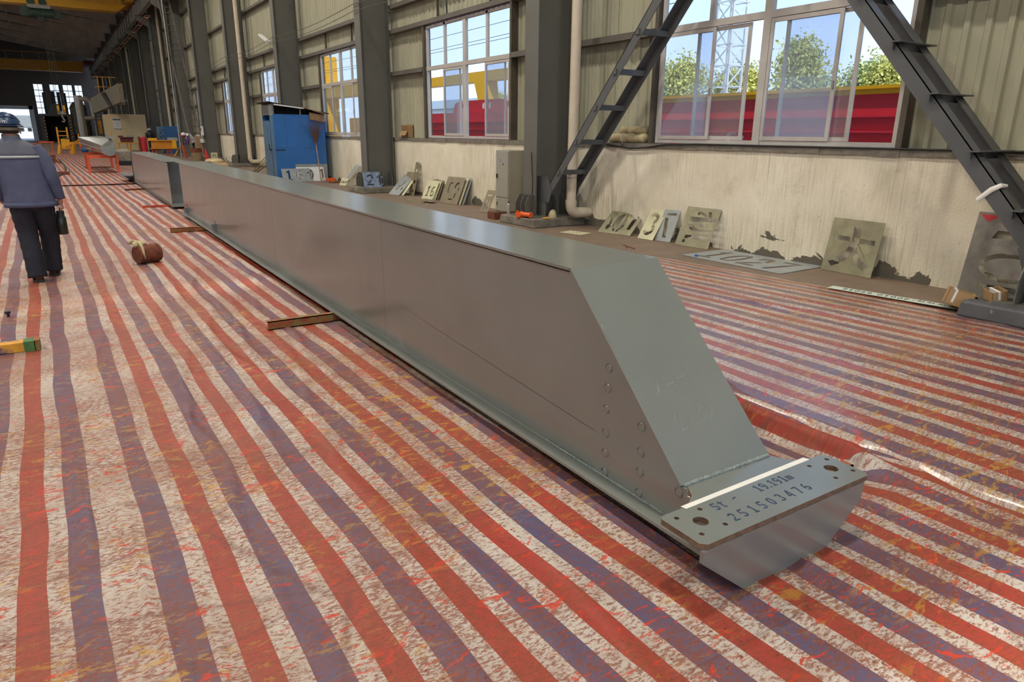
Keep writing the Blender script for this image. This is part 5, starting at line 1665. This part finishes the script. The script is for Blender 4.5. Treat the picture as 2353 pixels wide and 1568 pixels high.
# wooden post, stump, cone, sacks, little sign
wp = thing('wooden_post', 'pale battered wooden box post beside the bending worker', 'post', (7.05, 43.2, 0))
bevel(MB().box(6.76, 7.12, 43.0, 43.35, .15, 1.30).build('post', M_WOOD, wp), .01)
MB().box(7.0, 7.24, 42.85, 42.99, .95, 1.15).build('white_tag', M_WHITE, wp)
su = thing('wooden_stand', 'round wooden stand with a dark rim in front of the wooden post', 'stand', (6.6, 42.2, 0))
MB().tube([(6.6, 42.2, 0), (6.6, 42.2, .45), (6.6, 42.2, .47)], [.22, .27, .27], 16).build('tub', M_WOOD, su)
MB().tube([(6.6, 42.2, .47), (6.6, 42.2, .68)], .30, 16).build('rim', M_RUST, su)
tag(MB().tube([(6.78, 40, 0), (6.70, 40, .70)], [.16, .03], 14).build('red_cone', M_CRIMSON), 'leaning red cone between the wooden stand and the sacks', 'cone')
for k, (x, y, z, s_) in enumerate(((6.85, 39.6, 0, .24), (7.1, 39.2, 0, .26), (6.95, 38.8, .0, .22))):
    tag(MB().dome((x, y, z + .08), s_, -.3, 12, 6, (1.2, 1, .55)).build('sack', M_CREAM, smooth=True), 'small pale sack on the floor below the little yellow sign', 'sack', 'pale sacks by the far column')
sg = thing('fire_sign', 'small yellow sign with the character for fire above the sacks', 'sign', (7.0, 39.3, .3))
MB().box(6.84, 7.16, 39.32, 39.33, .20, .52).build('plate', M_STENCILY, sg)
g_ = MB()
for a, b in (((7.0, .47), (6.9, .25)), ((7.0, .40), (7.1, .25)), ((6.91, .42), (6.94, .36)), ((7.09, .42), (7.05, .36))):
    g_.bar((a[0], 39.315, a[1]), (b[0], 39.315, b[1]), .008, .03, (0, 1, 0))
g_.build('character', M_INK, sg)
# blue cabinet
bc = thing('blue_cabinet', 'dark blue machine cabinet with a grey control panel', 'cabinet', (7.1, 56.5, 0))
bevel(MB().box(6.85, 7.75, 56.2, 57.6, 0, 1.88).build('body', M_BLUEC, bc), .02)
MB().box(6.50, 6.85, 56.15, 57.4, .3, 1.86).build('control_panel', M_BLUED, bc)
for k, (x, z) in enumerate(((6.72, 1.6), (6.62, 1.45), (6.75, 1.2), (6.6, 1.15))):
    MB().tube([(x, 56.12, z), (x, 56.16, z)], .05, 10).build('knob', M_BLACK, bc)
# yellow beam on red stands
yb = thing('yellow_beam', 'short yellow I-beam resting on red stands', 'beam', (6.0, 51, .45))
MB().box(5.35, 6.75, 50.9, 50.93, .52, .95).build('web', M_YELLOWO, yb)
MB().box(5.2, 6.9, 50.7, 51.12, .95, 1.0).build('top_flange', M_YELLOWO, yb)
MB().box(5.3, 6.85, 50.7, 51.12, .46, .51).build('bottom_flange', M_YELLOWO, yb)
MB().box(6.55, 6.8, 50.68, 50.9, .51, .95).build('end_block', M_YTOP, yb)
MB().box(6.35, 6.9, 50.7, 51.1, 1.0, 1.16).build('grey_block', M_STENCILG, yb)
MB().box(5.2, 5.7, 50.75, 51.1, 1.0, 1.12).build('yellow_block', M_YTOP, yb)
for k, x in enumerate((5.5, 6.35)):
    t = thing('red_stand', 'red steel trestle under the %s end of the yellow beam' % ('left', 'right')[k], 'trestle', (x, 51, 0), group='red stands under the yellow beam')
    for s in (-1, 1):
        MB().bar((x + s * .16, 50.9, 0), (x + s * .06, 50.95, .46), .07).build('leg', M_REDLEAD, t)
    MB().box(x - .2, x + .2, 50.85, 51.05, .40, .46).build('top', M_REDLEAD, t)
o = thing('red_barrel', 'crimson gas cylinder cart left of the yellow beam', 'cart', (5.0, 52, 0))
MB().tube([(5.05, 52, .05), (5.05, 52, 1.1), (5.05, 52, 1.2)], [.2, .2, .08], 14).build('cylinder', M_CRIMSON, o)
MB().box(4.75, 4.85, 51.9, 52.1, 0, 1.2).build('side_plate', M_RUST, o)
tag(MB().bar((6.55, 50.2, 0), (7.25, 51.5, .85), .06).build('yellow_strut', M_YELLOWO), 'thin yellow strut leaning right of the yellow beam', 'strut')
tag(MB().bar((6.75, 46.8, 0), (6.62, 46.9, .75), .22, .06).build('red_board', M_REDLEAD), 'red board leaning near the wooden stand', 'board')
# cream booth with notice
bo_ = thing('cream_booth', 'tall cream spray booth with a printed notice on its front', 'booth', (5.5, 67, 0))
MB().box(4.18, 6.78, 66, 69, 0, 2.82).build('body', M_CREAM, bo_)
MB().box(3.86, 4.18, 66.3, 68.8, 0, 2.78).build('side_box', M_CREAM, bo_)
nt_ = MB().box(4.40, 4.95, 65.97, 65.99, 1.66, 2.45).build('notice', M_WHITE, bo_)
MB().box(4.40, 4.95, 65.955, 65.97, 2.34, 2.45).box(4.40, 4.95, 65.955, 65.97, 1.66, 1.70).build('notice_band', M_BLUED, nt_)
lt = MB()
for k in range(8):
    lt.box(4.47, 4.88 - .05 * (k % 3), 65.96, 65.97, 1.80 + k * .06, 1.815 + k * .06)
lt.build('notice_lines', M_STENCILG, nt_)
# red-brown beam on orange stands in front of the booth
rb = thing('red_beam', 'dark red I-beam on orange stands in front of the cream booth', 'beam', (4.7, 60, .7))
MB().box(4.3, 5.15, 60, 60.04, .72, 1.05).build('web', M_BROWNSTEEL, rb)
MB().box(4.2, 5.22, 59.85, 60.2, 1.05, 1.1).build('top_flange', M_BROWNSTEEL, rb)
MB().box(4.2, 4.5, 59.85, 60.15, 1.1, 1.2).build('block', M_BROWNSTEEL, rb)
MB().box(4.8, 5.2, 59.85, 60.15, 1.1, 1.22).build('block', M_STENCILG, rb)
for k, x in enumerate((4.45, 5.2)):
    t = thing('orange_stand', 'orange stand under the %s end of the dark red beam' % ('left', 'right')[k], 'trestle', (x, 60, 0), group='orange stands under the dark red beam')
    MB().box(x - .35, x + .35, 59.8, 60.1, .64, .70).build('top', M_YELLOWO, t)
    for s in (-1, 1):
        MB().bar((x + s * .3, 59.95, 0), (x + s * .26, 59.95, .64), .09).build('leg', M_YELLOWO, t)
# grey girder piece on red trestles
gp = thing('girder_section', 'grey curved girder section resting on red trestles', 'girder', (1.5, 32, .68))
L0 = 31.0
gp_b = MB().hexa([(1.15, 37, .80), (1.80, L0, .66), (2.05, L0 + .3, .70), (1.9, 37, .80)], [(1.0, 37, 1.30), (1.55, L0, 1.02), (1.96, L0 + .3, 1.30), (1.95, 37, 1.34)])
bevel(gp_b.build('body', M_GREY, gp), .03)
MB().prism([(1.50, .98), (1.58, .74), (1.76, .64), (1.93, .66), (2.0, .80), (1.99, 1.25), (1.9, 1.02)], (0, L0 - .03, 0), (1, 0, 0), (0, 0, 1), (0, 1, 0), .03).build('end_plate', M_GREY, gp)
MB().bar((1.02, 36.8, 1.06), (1.52, L0 + .2, .90), .02, .03).build('pale_edge', M_STENCILG, gp)
MB().box(1.85, 2.05, L0 + .2, L0 + 2.2, 1.28, 1.34).build('top_flange', M_GREY, gp)
for k, (x0, x1, y) in enumerate(((1.08, 2.05, 31.6), (1.15, 2.1, 35.8))):
    t = thing('red_trestle', 'red trestle under the %s end of the curved girder section' % ('near', 'far')[k], 'trestle', (1.5, y, 0), group='red trestles under the curved girder section')
    MB().box(x0 - .05, x1 + .05, y - .06, y + .06, .56, .66).build('top', M_REDLEAD, t)
    for x in (x0, x1):
        MB().bar((x, y, 0), (x, y, .56), .09).build('leg', M_REDLEAD, t)
    MB().bar((x0, y, .03), (x1, y, .03), .04).build('foot_bar', M_RUST, t)
# yellow fabrication frame and orange bits
yf = thing('welding_jig', 'yellow fabricated ladder-shaped jig standing in the middle of the hall', 'jig', (.9, 57, 0))
for x in (.42, .98):
    MB().bar((x, 57, 0), (x + .02, 57, 1.75), .10).build('post', M_YELLOWO, yf)
for z in (1.2, 1.48):
    MB().bar((.42, 57, z), (1.0, 57, z), .05).build('rung', M_YELLOWO, yf)
MB().box(.55, 1.05, 56.8, 57.2, .35, 1.0).build('panel', M_YTOP, yf)
MB().bar((1.0, 56.9, .7), (1.6, 56.9, .75), .16).build('arm', M_YELLOWO, yf)
MB().bar((1.62, 56.9, .5), (1.62, 56.9, 1.32), .08).build('post', M_YELLOWO, yf)
MB().bar((1.12, 56.7, 0), (1.25, 56.8, .7), .22, .16).build('leg', M_YELLOWO, yf)
MB().bar((.35, 56.7, 0), (.45, 56.8, .6), .20, .12).build('leg', M_YELLOWO, yf)
MB().tube([(.75, 56.7, .5), (1.2, 56.6, .72), (1.62, 56.8, .95)], .03, 6).build('hose', M_YELLOWO, yf)
MB().box(.7, 1.1, 56.75, 57.1, 1.0, 1.07).build('tray', M_GREEN, yf)
of_ = thing('orange_trestle', 'low orange trestle left of the yellow frame', 'trestle', (-.35, 58, 0))
MB().box(-.75, .15, 57.9, 58.1, .72, .82).build('top', M_REDLEAD, of_)
for x in (-.65, .0):
    MB().bar((x, 58, 0), (x, 58, .72), .10).build('leg', M_REDLEAD, of_)
t2 = thing('orange_trestle', 'low red trestle right of the yellow frame', 'trestle', (2.3, 66, 0))
MB().box(1.75, 2.9, 65.9, 66.1, .75, .9).build('top', M_REDLEAD, t2)
for x in (1.9, 2.7):
    MB().bar((x, 66, 0), (x, 66, .75), .12).build('leg', M_REDLEAD, t2)
tag(MB().dome((1.95, 60, .22), .24, -.8, 14, 8).build('blue_ball', M_BLUE, smooth=True), 'round blue bundle beside the curved girder section', 'bundle')
pl_ = thing('steel_stack', 'stack of dark brown steel beyond the walking worker', 'steel stack', (-.5, 42, 0))
for k in range(4):
    MB().box(-1.3 + .1 * k, .0 + .03 * k, 41.0 + .3 * k, 46 + .2 * k, .10 * k, .10 * k + .085).build('bar', M_RUST if k % 2 else M_BROWNSTEEL, pl_)
MB().hexa([(-1.0, 43, .42), (-.25, 43, .42), (-.25, 46, .42), (-1.0, 46, .42)], [(-.9, 43, .9), (-.65, 43, .9), (-.65, 46, .9), (-.9, 46, .9)]).build('folded_sheet', M_BROWNSTEEL, pl_)
tag(MB().box(-.02, .4, 30.5, 30.75, .012, .12).build('steel_block', M_RUST), 'rusty block on the striped sheet past the worker elbow', 'steel block')
tag(MB().tube([(.22, 42.5, .03), (.33, 38.5, .03), (.34, 35, .03), (.27, 32, .03), (.03, 29.2, .03)], .035, 6).build('air_hose', M_CABLE), 'dark hose curving over the striped sheet past the worker', 'hose')
gb = thing('grey_crate', 'dusty grey crate of scrap behind the curved girder section', 'crate', (2.8, 38, 0))
bevel(MB().box(2.5, 3.1, 37.7, 38.9, .2, .62).build('box', M_MUD, gb), .02)
MB().dome((2.8, 38.3, .6), .34, 0, 12, 5, (1, 1.4, .45)).build('heap', M_MUD, gb, smooth=True)
MB().box(2.45, 3.15, 37.6, 39.0, .0, .2).build('pallet', M_BLACK, gb)
# ducts
dk = thing('dust_duct', 'large round galvanised dust duct with side branches', 'duct', (2.9, 78, 0))
smooth_by_angle(MB().tube([(2.68, 78, 0), (2.68, 78, 4.6)], .33, 18).build('riser', M_GALV, dk))
smooth_by_angle(MB().tube([(2.9, 78, 2.65), (4.7, 78, 2.65)], .22, 14).build('branch', M_GALV, dk))
smooth_by_angle(MB().tube([(2.75, 77.6, 4.25), (3.3, 77.6, 4.3), (3.6, 77.6, 4.0), (3.7, 77.6, 3.4), (3.75, 77.6, 2.8)], .22, 14).build('branch', M_GALV, dk))
du = thing('bent_pipe', 'bent pale pipe loop above the cream booth', 'pipe', (5.4, 75, 2.8))
smooth_by_angle(MB().tube([(4.85, 75, 2.6), (4.85, 75, 3.8), (5.0, 75, 4.05), (5.3, 75, 4.1), (6.4, 75, 4.15)], .13, 10).build('loop', M_GALV, du))
smooth_by_angle(MB().tube([(5.0, 75, 3.6), (5.4, 75, 3.85), (6.2, 75, 3.9)], .11, 10).build('loop', M_GALV, du))
for x in (5.05, 5.5, 5.85):
    MB().tube([(x, 75, 2.7), (x - .03, 75, 3.7)], .04, 6).build('stay', M_GALV, du)
pn = thing('inclined_casing', 'inclined grey machine casing rising beside the far columns', 'machine', (4.0, 66, 2.8))
MB().hexa([(3.35, 72, 2.9), (4.7, 60.5, 3.55), (5.0, 60.5, 3.55), (3.7, 72, 2.9)], [(3.35, 72, 4.15), (4.7, 60.5, 4.85), (5.0, 60.5, 4.85), (3.7, 72, 4.15)]).build('casing', M_STENCILB, pn)
for k in range(3):
    MB().bar((3.95 + .06 * k, 66.5 - .7 * k, 4.4), (4.25 + .06 * k, 64.5 - .7 * k, 3.2), .07, .05).build('rib', M_BLACK, pn)
for k in range(2):
    MB().bar((3.5 + .3 * k, 71 - 2 * k, 0), (3.5 + .3 * k, 71 - 2 * k, 3.0), .12).build('leg', M_BLACK, pn)
pf = thing('yellow_platform', 'yellow railed service platform above the inclined casing', 'platform', (4.5, 68, 4.6))
for z in (5.7, 4.95):
    MB().bar((3.6, 68, z), (5.2, 68, z), .06).build('rail', M_YELLOWO, pf)
for x in (3.9, 4.25, 4.75):
    MB().bar((x, 68, 4.2), (x, 68, 5.75), .07).build('rail_post', M_YELLOWO, pf)
MB().bar((4.55, 67.9, 4.0), (4.45, 67.9, 5.7), .10).build('blue_post', M_BLUEC, pf)
yd = thing('yellow_doorway', 'yellow panel around grey doors behind the dust duct', 'doorway', (4.6, 82, 0))
MB().box(4.0, 5.4, 82, 82.1, 1.2, 2.45).build('panel', M_YELLOWO, yd)
MB().box(4.45, 4.9, 81.95, 82, .2, 2.05).box(4.95, 5.4, 81.95, 82, .2, 2.05).build('door', M_STENCILB, yd)
MB().box(3.85, 4.0, 81.9, 82.1, 0, 2.55).build('post', M_GALV, yd)
# shot-blast machine at the end of the hall
mc = thing('blast_machine', 'big dark blasting machine with hazard striped posts at the hall end', 'machine', (1.5, 118, 0))
MB().box(-.85, 2.9, 118.3, 124, 3.35, 3.65).box(-.85, -.3, 118.3, 124, 0, 3.35).box(2.4, 2.9, 118.3, 124, 0, 3.35).build('housing', M_COL, mc)
MB().box(-.3, 2.4, 121, 121.1, 0, 3.35).build('opening_shade', M_DARK, mc)  # black sheet paints the darkness inside the machine opening
MB().tube([(3.9, 119, 1.0), (3.9, 119, 4.6), (3.9, 119, 5.3)], [1.05, 1.05, .6], 20).build('tank', M_STENCILB, mc)
MB().box(2.9, 5.2, 119.5, 123, 0, 3.0).build('side_cabinet', M_STENCILB, mc)
for k, x in enumerate((3.6, 4.3)):
    MB().box(x, x + .06, 119.44, 119.5, 0, 3.0).build('seam', M_DARK, mc)
for z in (1.0, 1.9):
    MB().box(2.9, 5.2, 119.44, 119.5, z, z + .06).build('seam', M_DARK, mc)
for x in (-.45, 2.55):
    for k in range(16):
        MB().prism([(0, 0), (.2, .12), (.2, .23), (0, .11)], (x, 118.24, .1 + k * .21), (1, 0, 0), (0, 0, 1), (0, 1, 0), .05).build('stripe', M_CRIMSON if k % 2 else M_WHITE, mc)
MB().hexa([(.2, 119, 3.65), (2.0, 119, 3.65), (2.0, 121, 3.65), (.2, 121, 3.65)], [(.7, 119, 5.0), (1.6, 119, 5.0), (1.6, 121, 5.0), (.7, 121, 5.0)]).build('hopper', M_COL, mc)
for x, w in ((-.1, .3), (.9, .5), (1.6, .4), (2.4, .3)):
    MB().box(x, x + w, 120, 120.4, 3.65, 6.2 + w).build('framework', M_BLACK, mc)
# bright yard beyond the far gate
yg = MB().box(-14, 3, Y_END + .4, 175, -.2, 0).build('yard', M_GROUND)
struct(yg)
tag(yg, 'bright yard beyond the far gate', 'ground')
wb_ = thing('yard_building', 'grey and yellow building seen through the far gate', 'building', (-4, 160, 0))
MB().box(-12, 2, 160, 170, 0, 4.2).build('wall', M_WHITE, wb_)
MB().box(-8, -2.6, 159.8, 160, 2.0, 4.0).build('shutter', M_STENCILG, wb_)
for x in (-4.5, -3.3):
    MB().box(x, x + .6, 159.8, 160, 1.3, 1.8).build('window', M_BLACK, wb_)
MB().box(-2.4, -1.9, 150, 150.3, 0.2, 3.2).build('yellow_post', M_YELLOW, wb_)

# ================================================================== OUTSIDE THE WINDOWS
def red_girder(label, y0, y1, x, zt, group=True):
    t = thing('red_girder', label, 'girder', (x + .5, (y0 + y1) / 2, -.05), group='red painted girders stored outside')
    MB().box(x, x + 1.0, y0, y1, .4, zt - .15).build('web', M_RED, t)
    MB().box(x - .12, x + 1.12, y0, y1, zt - .06, zt).build('top_flange', M_YTOP, t)
    MB().box(x - .05, x + 1.05, y0, y1, zt - .15, zt - .06).build('flange_lip', M_YTOP, t)
    for dz in (.52, .80, 1.02):
        MB().box(x - .09, x, y0, y1, zt - dz - .04, zt - dz).build('rib', M_RED, t)
    for y in np.arange(y0 + 1, y1, 3.0):
        MB().box(x + .2, x + .8, y, y + .3, -.05, .4).build('block', M_WOOD, t)
    return t


rg1 = red_girder('long red girder with a yellow top flange outside the wide window', 1.0, 16.5, 13.0, 2.50)
mk = MB()
for p in ([(0, .0), (.14, .02), (.16, .10), (.05, .16), (.02, .28), (.12, .34), (.20, .30), (.20, .36), (.08, .40), (-.06, .32), (-.04, .16), (.06, .08), (-.02, .05)], [(.30, .0), (.36, .0), (.44, .26), (.40, .30)]):
    mk.prism([(-a, b) for a, b in p], (12.993, 11.05, 1.30), (0, 1, 0), (0, 0, 1), (-1, 0, 0), .004)
mk.build('white_mark', M_WHITE, rg1)
rg2 = thing('red_girder', 'red girder with a hump outside the second window', 'girder', (13.5, 23, -.05), group='red painted girders stored outside')
MB().box(13, 14, 17.6, 27.5, .4, 2.32).build('web', M_RED, rg2)
for z in (1.75, 2.0, 1.5):
    MB().box(12.92, 13, 17.6, 27.5, z - .03, z).build('rib', M_RED, rg2)
MB().prism([(-2.0, 0), (2.1, 0), (1.9, .34), (1.5, .42), (-1.4, .42), (-1.8, .34)], (13.2, 22.6, 2.32), (0, 1, 0), (0, 0, 1), (1, 0, 0), .6).build('hump', M_RED, rg2)
mk = MB()
for k in range(3):
    mk.prism([(0, 0), (.10, .02), (.12, .2), (.03, .22), (-.04, .12)], (13.19, 22.4 - .22 * k, 2.42), (0, -1, 0), (0, 0, 1), (-1, 0, 0), .004)
mk.build('white_mark', M_WHITE, rg2)
for y in (18.2, 22, 26):
    MB().box(13.2, 13.8, y, y + .3, -.05, .4).build('block', M_WOOD, rg2)
gy = thing('yellow_gantry', 'yellow gantry crane standing in the yard outside', 'crane', (24, 42, -.05))
MB().box(23.6, 24.4, 36.5, 58, 4.75, 5.35).build('beam', M_YTOP, gy)
MB().hexa([(23.7, 38.6, -.05), (24.3, 38.6, -.05), (24.3, 39.2, -.05), (23.7, 39.2, -.05)], [(23.6, 39.6, 4.75), (24.4, 39.6, 4.75), (24.4, 41.2, 4.75), (23.6, 41.2, 4.75)]).build('leg', M_YTOP, gy)
y2 = thing('yellow_gantry', 'tall yellow crane leg outside the window by the shed', 'crane', (20, 59, -.05))
MB().box(19.5, 20.5, 58.2, 60.0, -.05, 7.4).build('leg', M_YTOP, y2)
MB().box(19.4, 20.6, 50, 60.0, 4.2, 5.2).build('beam', M_YTOP, y2)
MB().box(19.4, 20.6, 50, 53.0, .3, 2.6).build('leg', M_YELLOWO, y2)
lt_ = thing('lattice_tower', 'white lattice mast outside behind the red girder', 'mast', (30, 26, -.05))
q = .55
cn = [(-q, -q), (q, -q), (q, q), (-q, q)]
for a, b in cn:
    MB().bar((30 + a, 26 + b, -.05), (30 + a * .8, 26 + b * .8, 14), .10).build('leg', M_WHITE, lt_)
bb = MB()
for k in range(14):
    z0, z1 = k * 1.0, k * 1.0 + 1.0
    for i in range(4):
        a, b = cn[i], cn[(i + 1) % 4]
        bb.bar((30 + a[0], 26 + a[1], z0), (30 + b[0], 26 + b[1], z1), .05).bar((30 + a[0], 26 + a[1], z1), (30 + b[0], 26 + b[1], z1), .05)
bb.build('lacing', M_WHITE, lt_)
bd = thing('white_building', 'low white building outside beyond the second window', 'building', (46, 72, -.05))
MB().box(44, 50, 54, 100, -.05, 4.6).build('wall', M_BLDG, bd)
MB().hexa([(43.5, 53.5, 4.6), (50.5, 53.5, 4.6), (50.5, 100.5, 4.6), (43.5, 100.5, 4.6)], [(46.8, 53.5, 5.9), (47.2, 53.5, 5.9), (47.2, 100.5, 5.9), (46.8, 100.5, 5.9)]).build('roof', M_STENCILG, bd)
for y in np.arange(57, 98, 5):
    MB().box(43.9, 44, y, y + 1.6, 1.4, 3.0).build('window', M_BLUED, bd)
b2 = thing('gabled_hall', 'pale gabled hall outside at the right of the wide window', 'building', (52, 22, -.05))
MB().box(50, 62, 14, 27, -.05, 4.4).build('wall', M_BLDG, b2)
MB().prism([(14, 4.4), (27, 4.4), (20.5, 7.4)], (50, 0, 0), (0, 1, 0), (0, 0, 1), (1, 0, 0), 12).build('gable', M_BLDG, b2)
for k, z in enumerate((4.9, 5.05, 5.6)):
    pts = [(18, -10 + 8 * i, z + .9 - .12 * math.sin(PI * ((i * 8) % 32) / 32)) for i in range(16)]
    tag(MB().tube(pts, .012, 4).build('power_line', M_WIRE), ('lowest', 'middle', 'highest')[k] + ' thin power line crossing the sky outside the wide window', 'power line')


def tree_mesh(seed, h, w, n):
    rg = np.random.default_rng(seed)
    vs, fs = [], []
    cl = [(rg.normal(0, .25) * w, rg.normal(0, .25) * w, h * rg.uniform(.25, .95)) for _ in range(16)]
    for i in range(n):
        c = cl[rg.integers(len(cl))]
        s = w * .33 * (1.15 - c[2] / h * .6)
        p = np.array(c) + rg.normal(0, 1, 3) * np.array([s, s, s * 1.2])
        if p[2] < .6:
            continue
        a = rg.normal(0, 1, 3)
        a /= np.linalg.norm(a)
        b = np.cross(a, rg.normal(0, 1, 3))
        b /= np.linalg.norm(b)
        L = rg.uniform(.09, .19)
        k = len(vs)
        vs += [tuple(p - a * L), tuple(p + b * L * .55), tuple(p + a * L), tuple(p - b * L * .55)]
        fs.append((k, k + 1, k + 2, k + 3))
    me = bpy.data.meshes.new('foliage')
    me.from_pydata(vs, [], fs)
    return me


TM = [(tree_mesh(s, 7.8, 2.3, 9000), m) for s, m in ((1, M_LEAF), (2, M_LEAF2), (3, M_LEAF))]
for me, m in TM:
    me.materials.append(m)
trunk = MB().tube([(0, 0, 0), (.05, 0, 2.5), (0, .05, 6.5)], [.16, .11, .03], 8)
for a in range(7):
    an = a * 2.4
    trunk.tube([(0, 0, 2 + .55 * a), (.7 * math.cos(an), .7 * math.sin(an), 3 + .6 * a)], [.05, .015], 5)
TRK = trunk.mesh('trunk', True)
spots = [(36 + random.uniform(-2.5, 2.5), 16 + 1.6 * i) for i in range(16)] + [(35, 43), (34, 47), (38, 52), (38, 58), (42, 50), (39, 64)]
for i, (x, y) in enumerate(spots):
    me, m = TM[i % 3]
    t = thing('poplar_tree', ('yellow-green' if m is M_LEAF else 'darker green') + ' leafy tree in the row outside the windows', 'tree', (x, y, -.05), random.uniform(0, 6), 'trees in the row outside')
    s = random.uniform(.62, .86)
    t.scale = (s, s, s)
    f = link(me, 'foliage', m, t)
    f['kind'] = 'stuff'
    link(TRK, 'trunk', M_BARK, t)
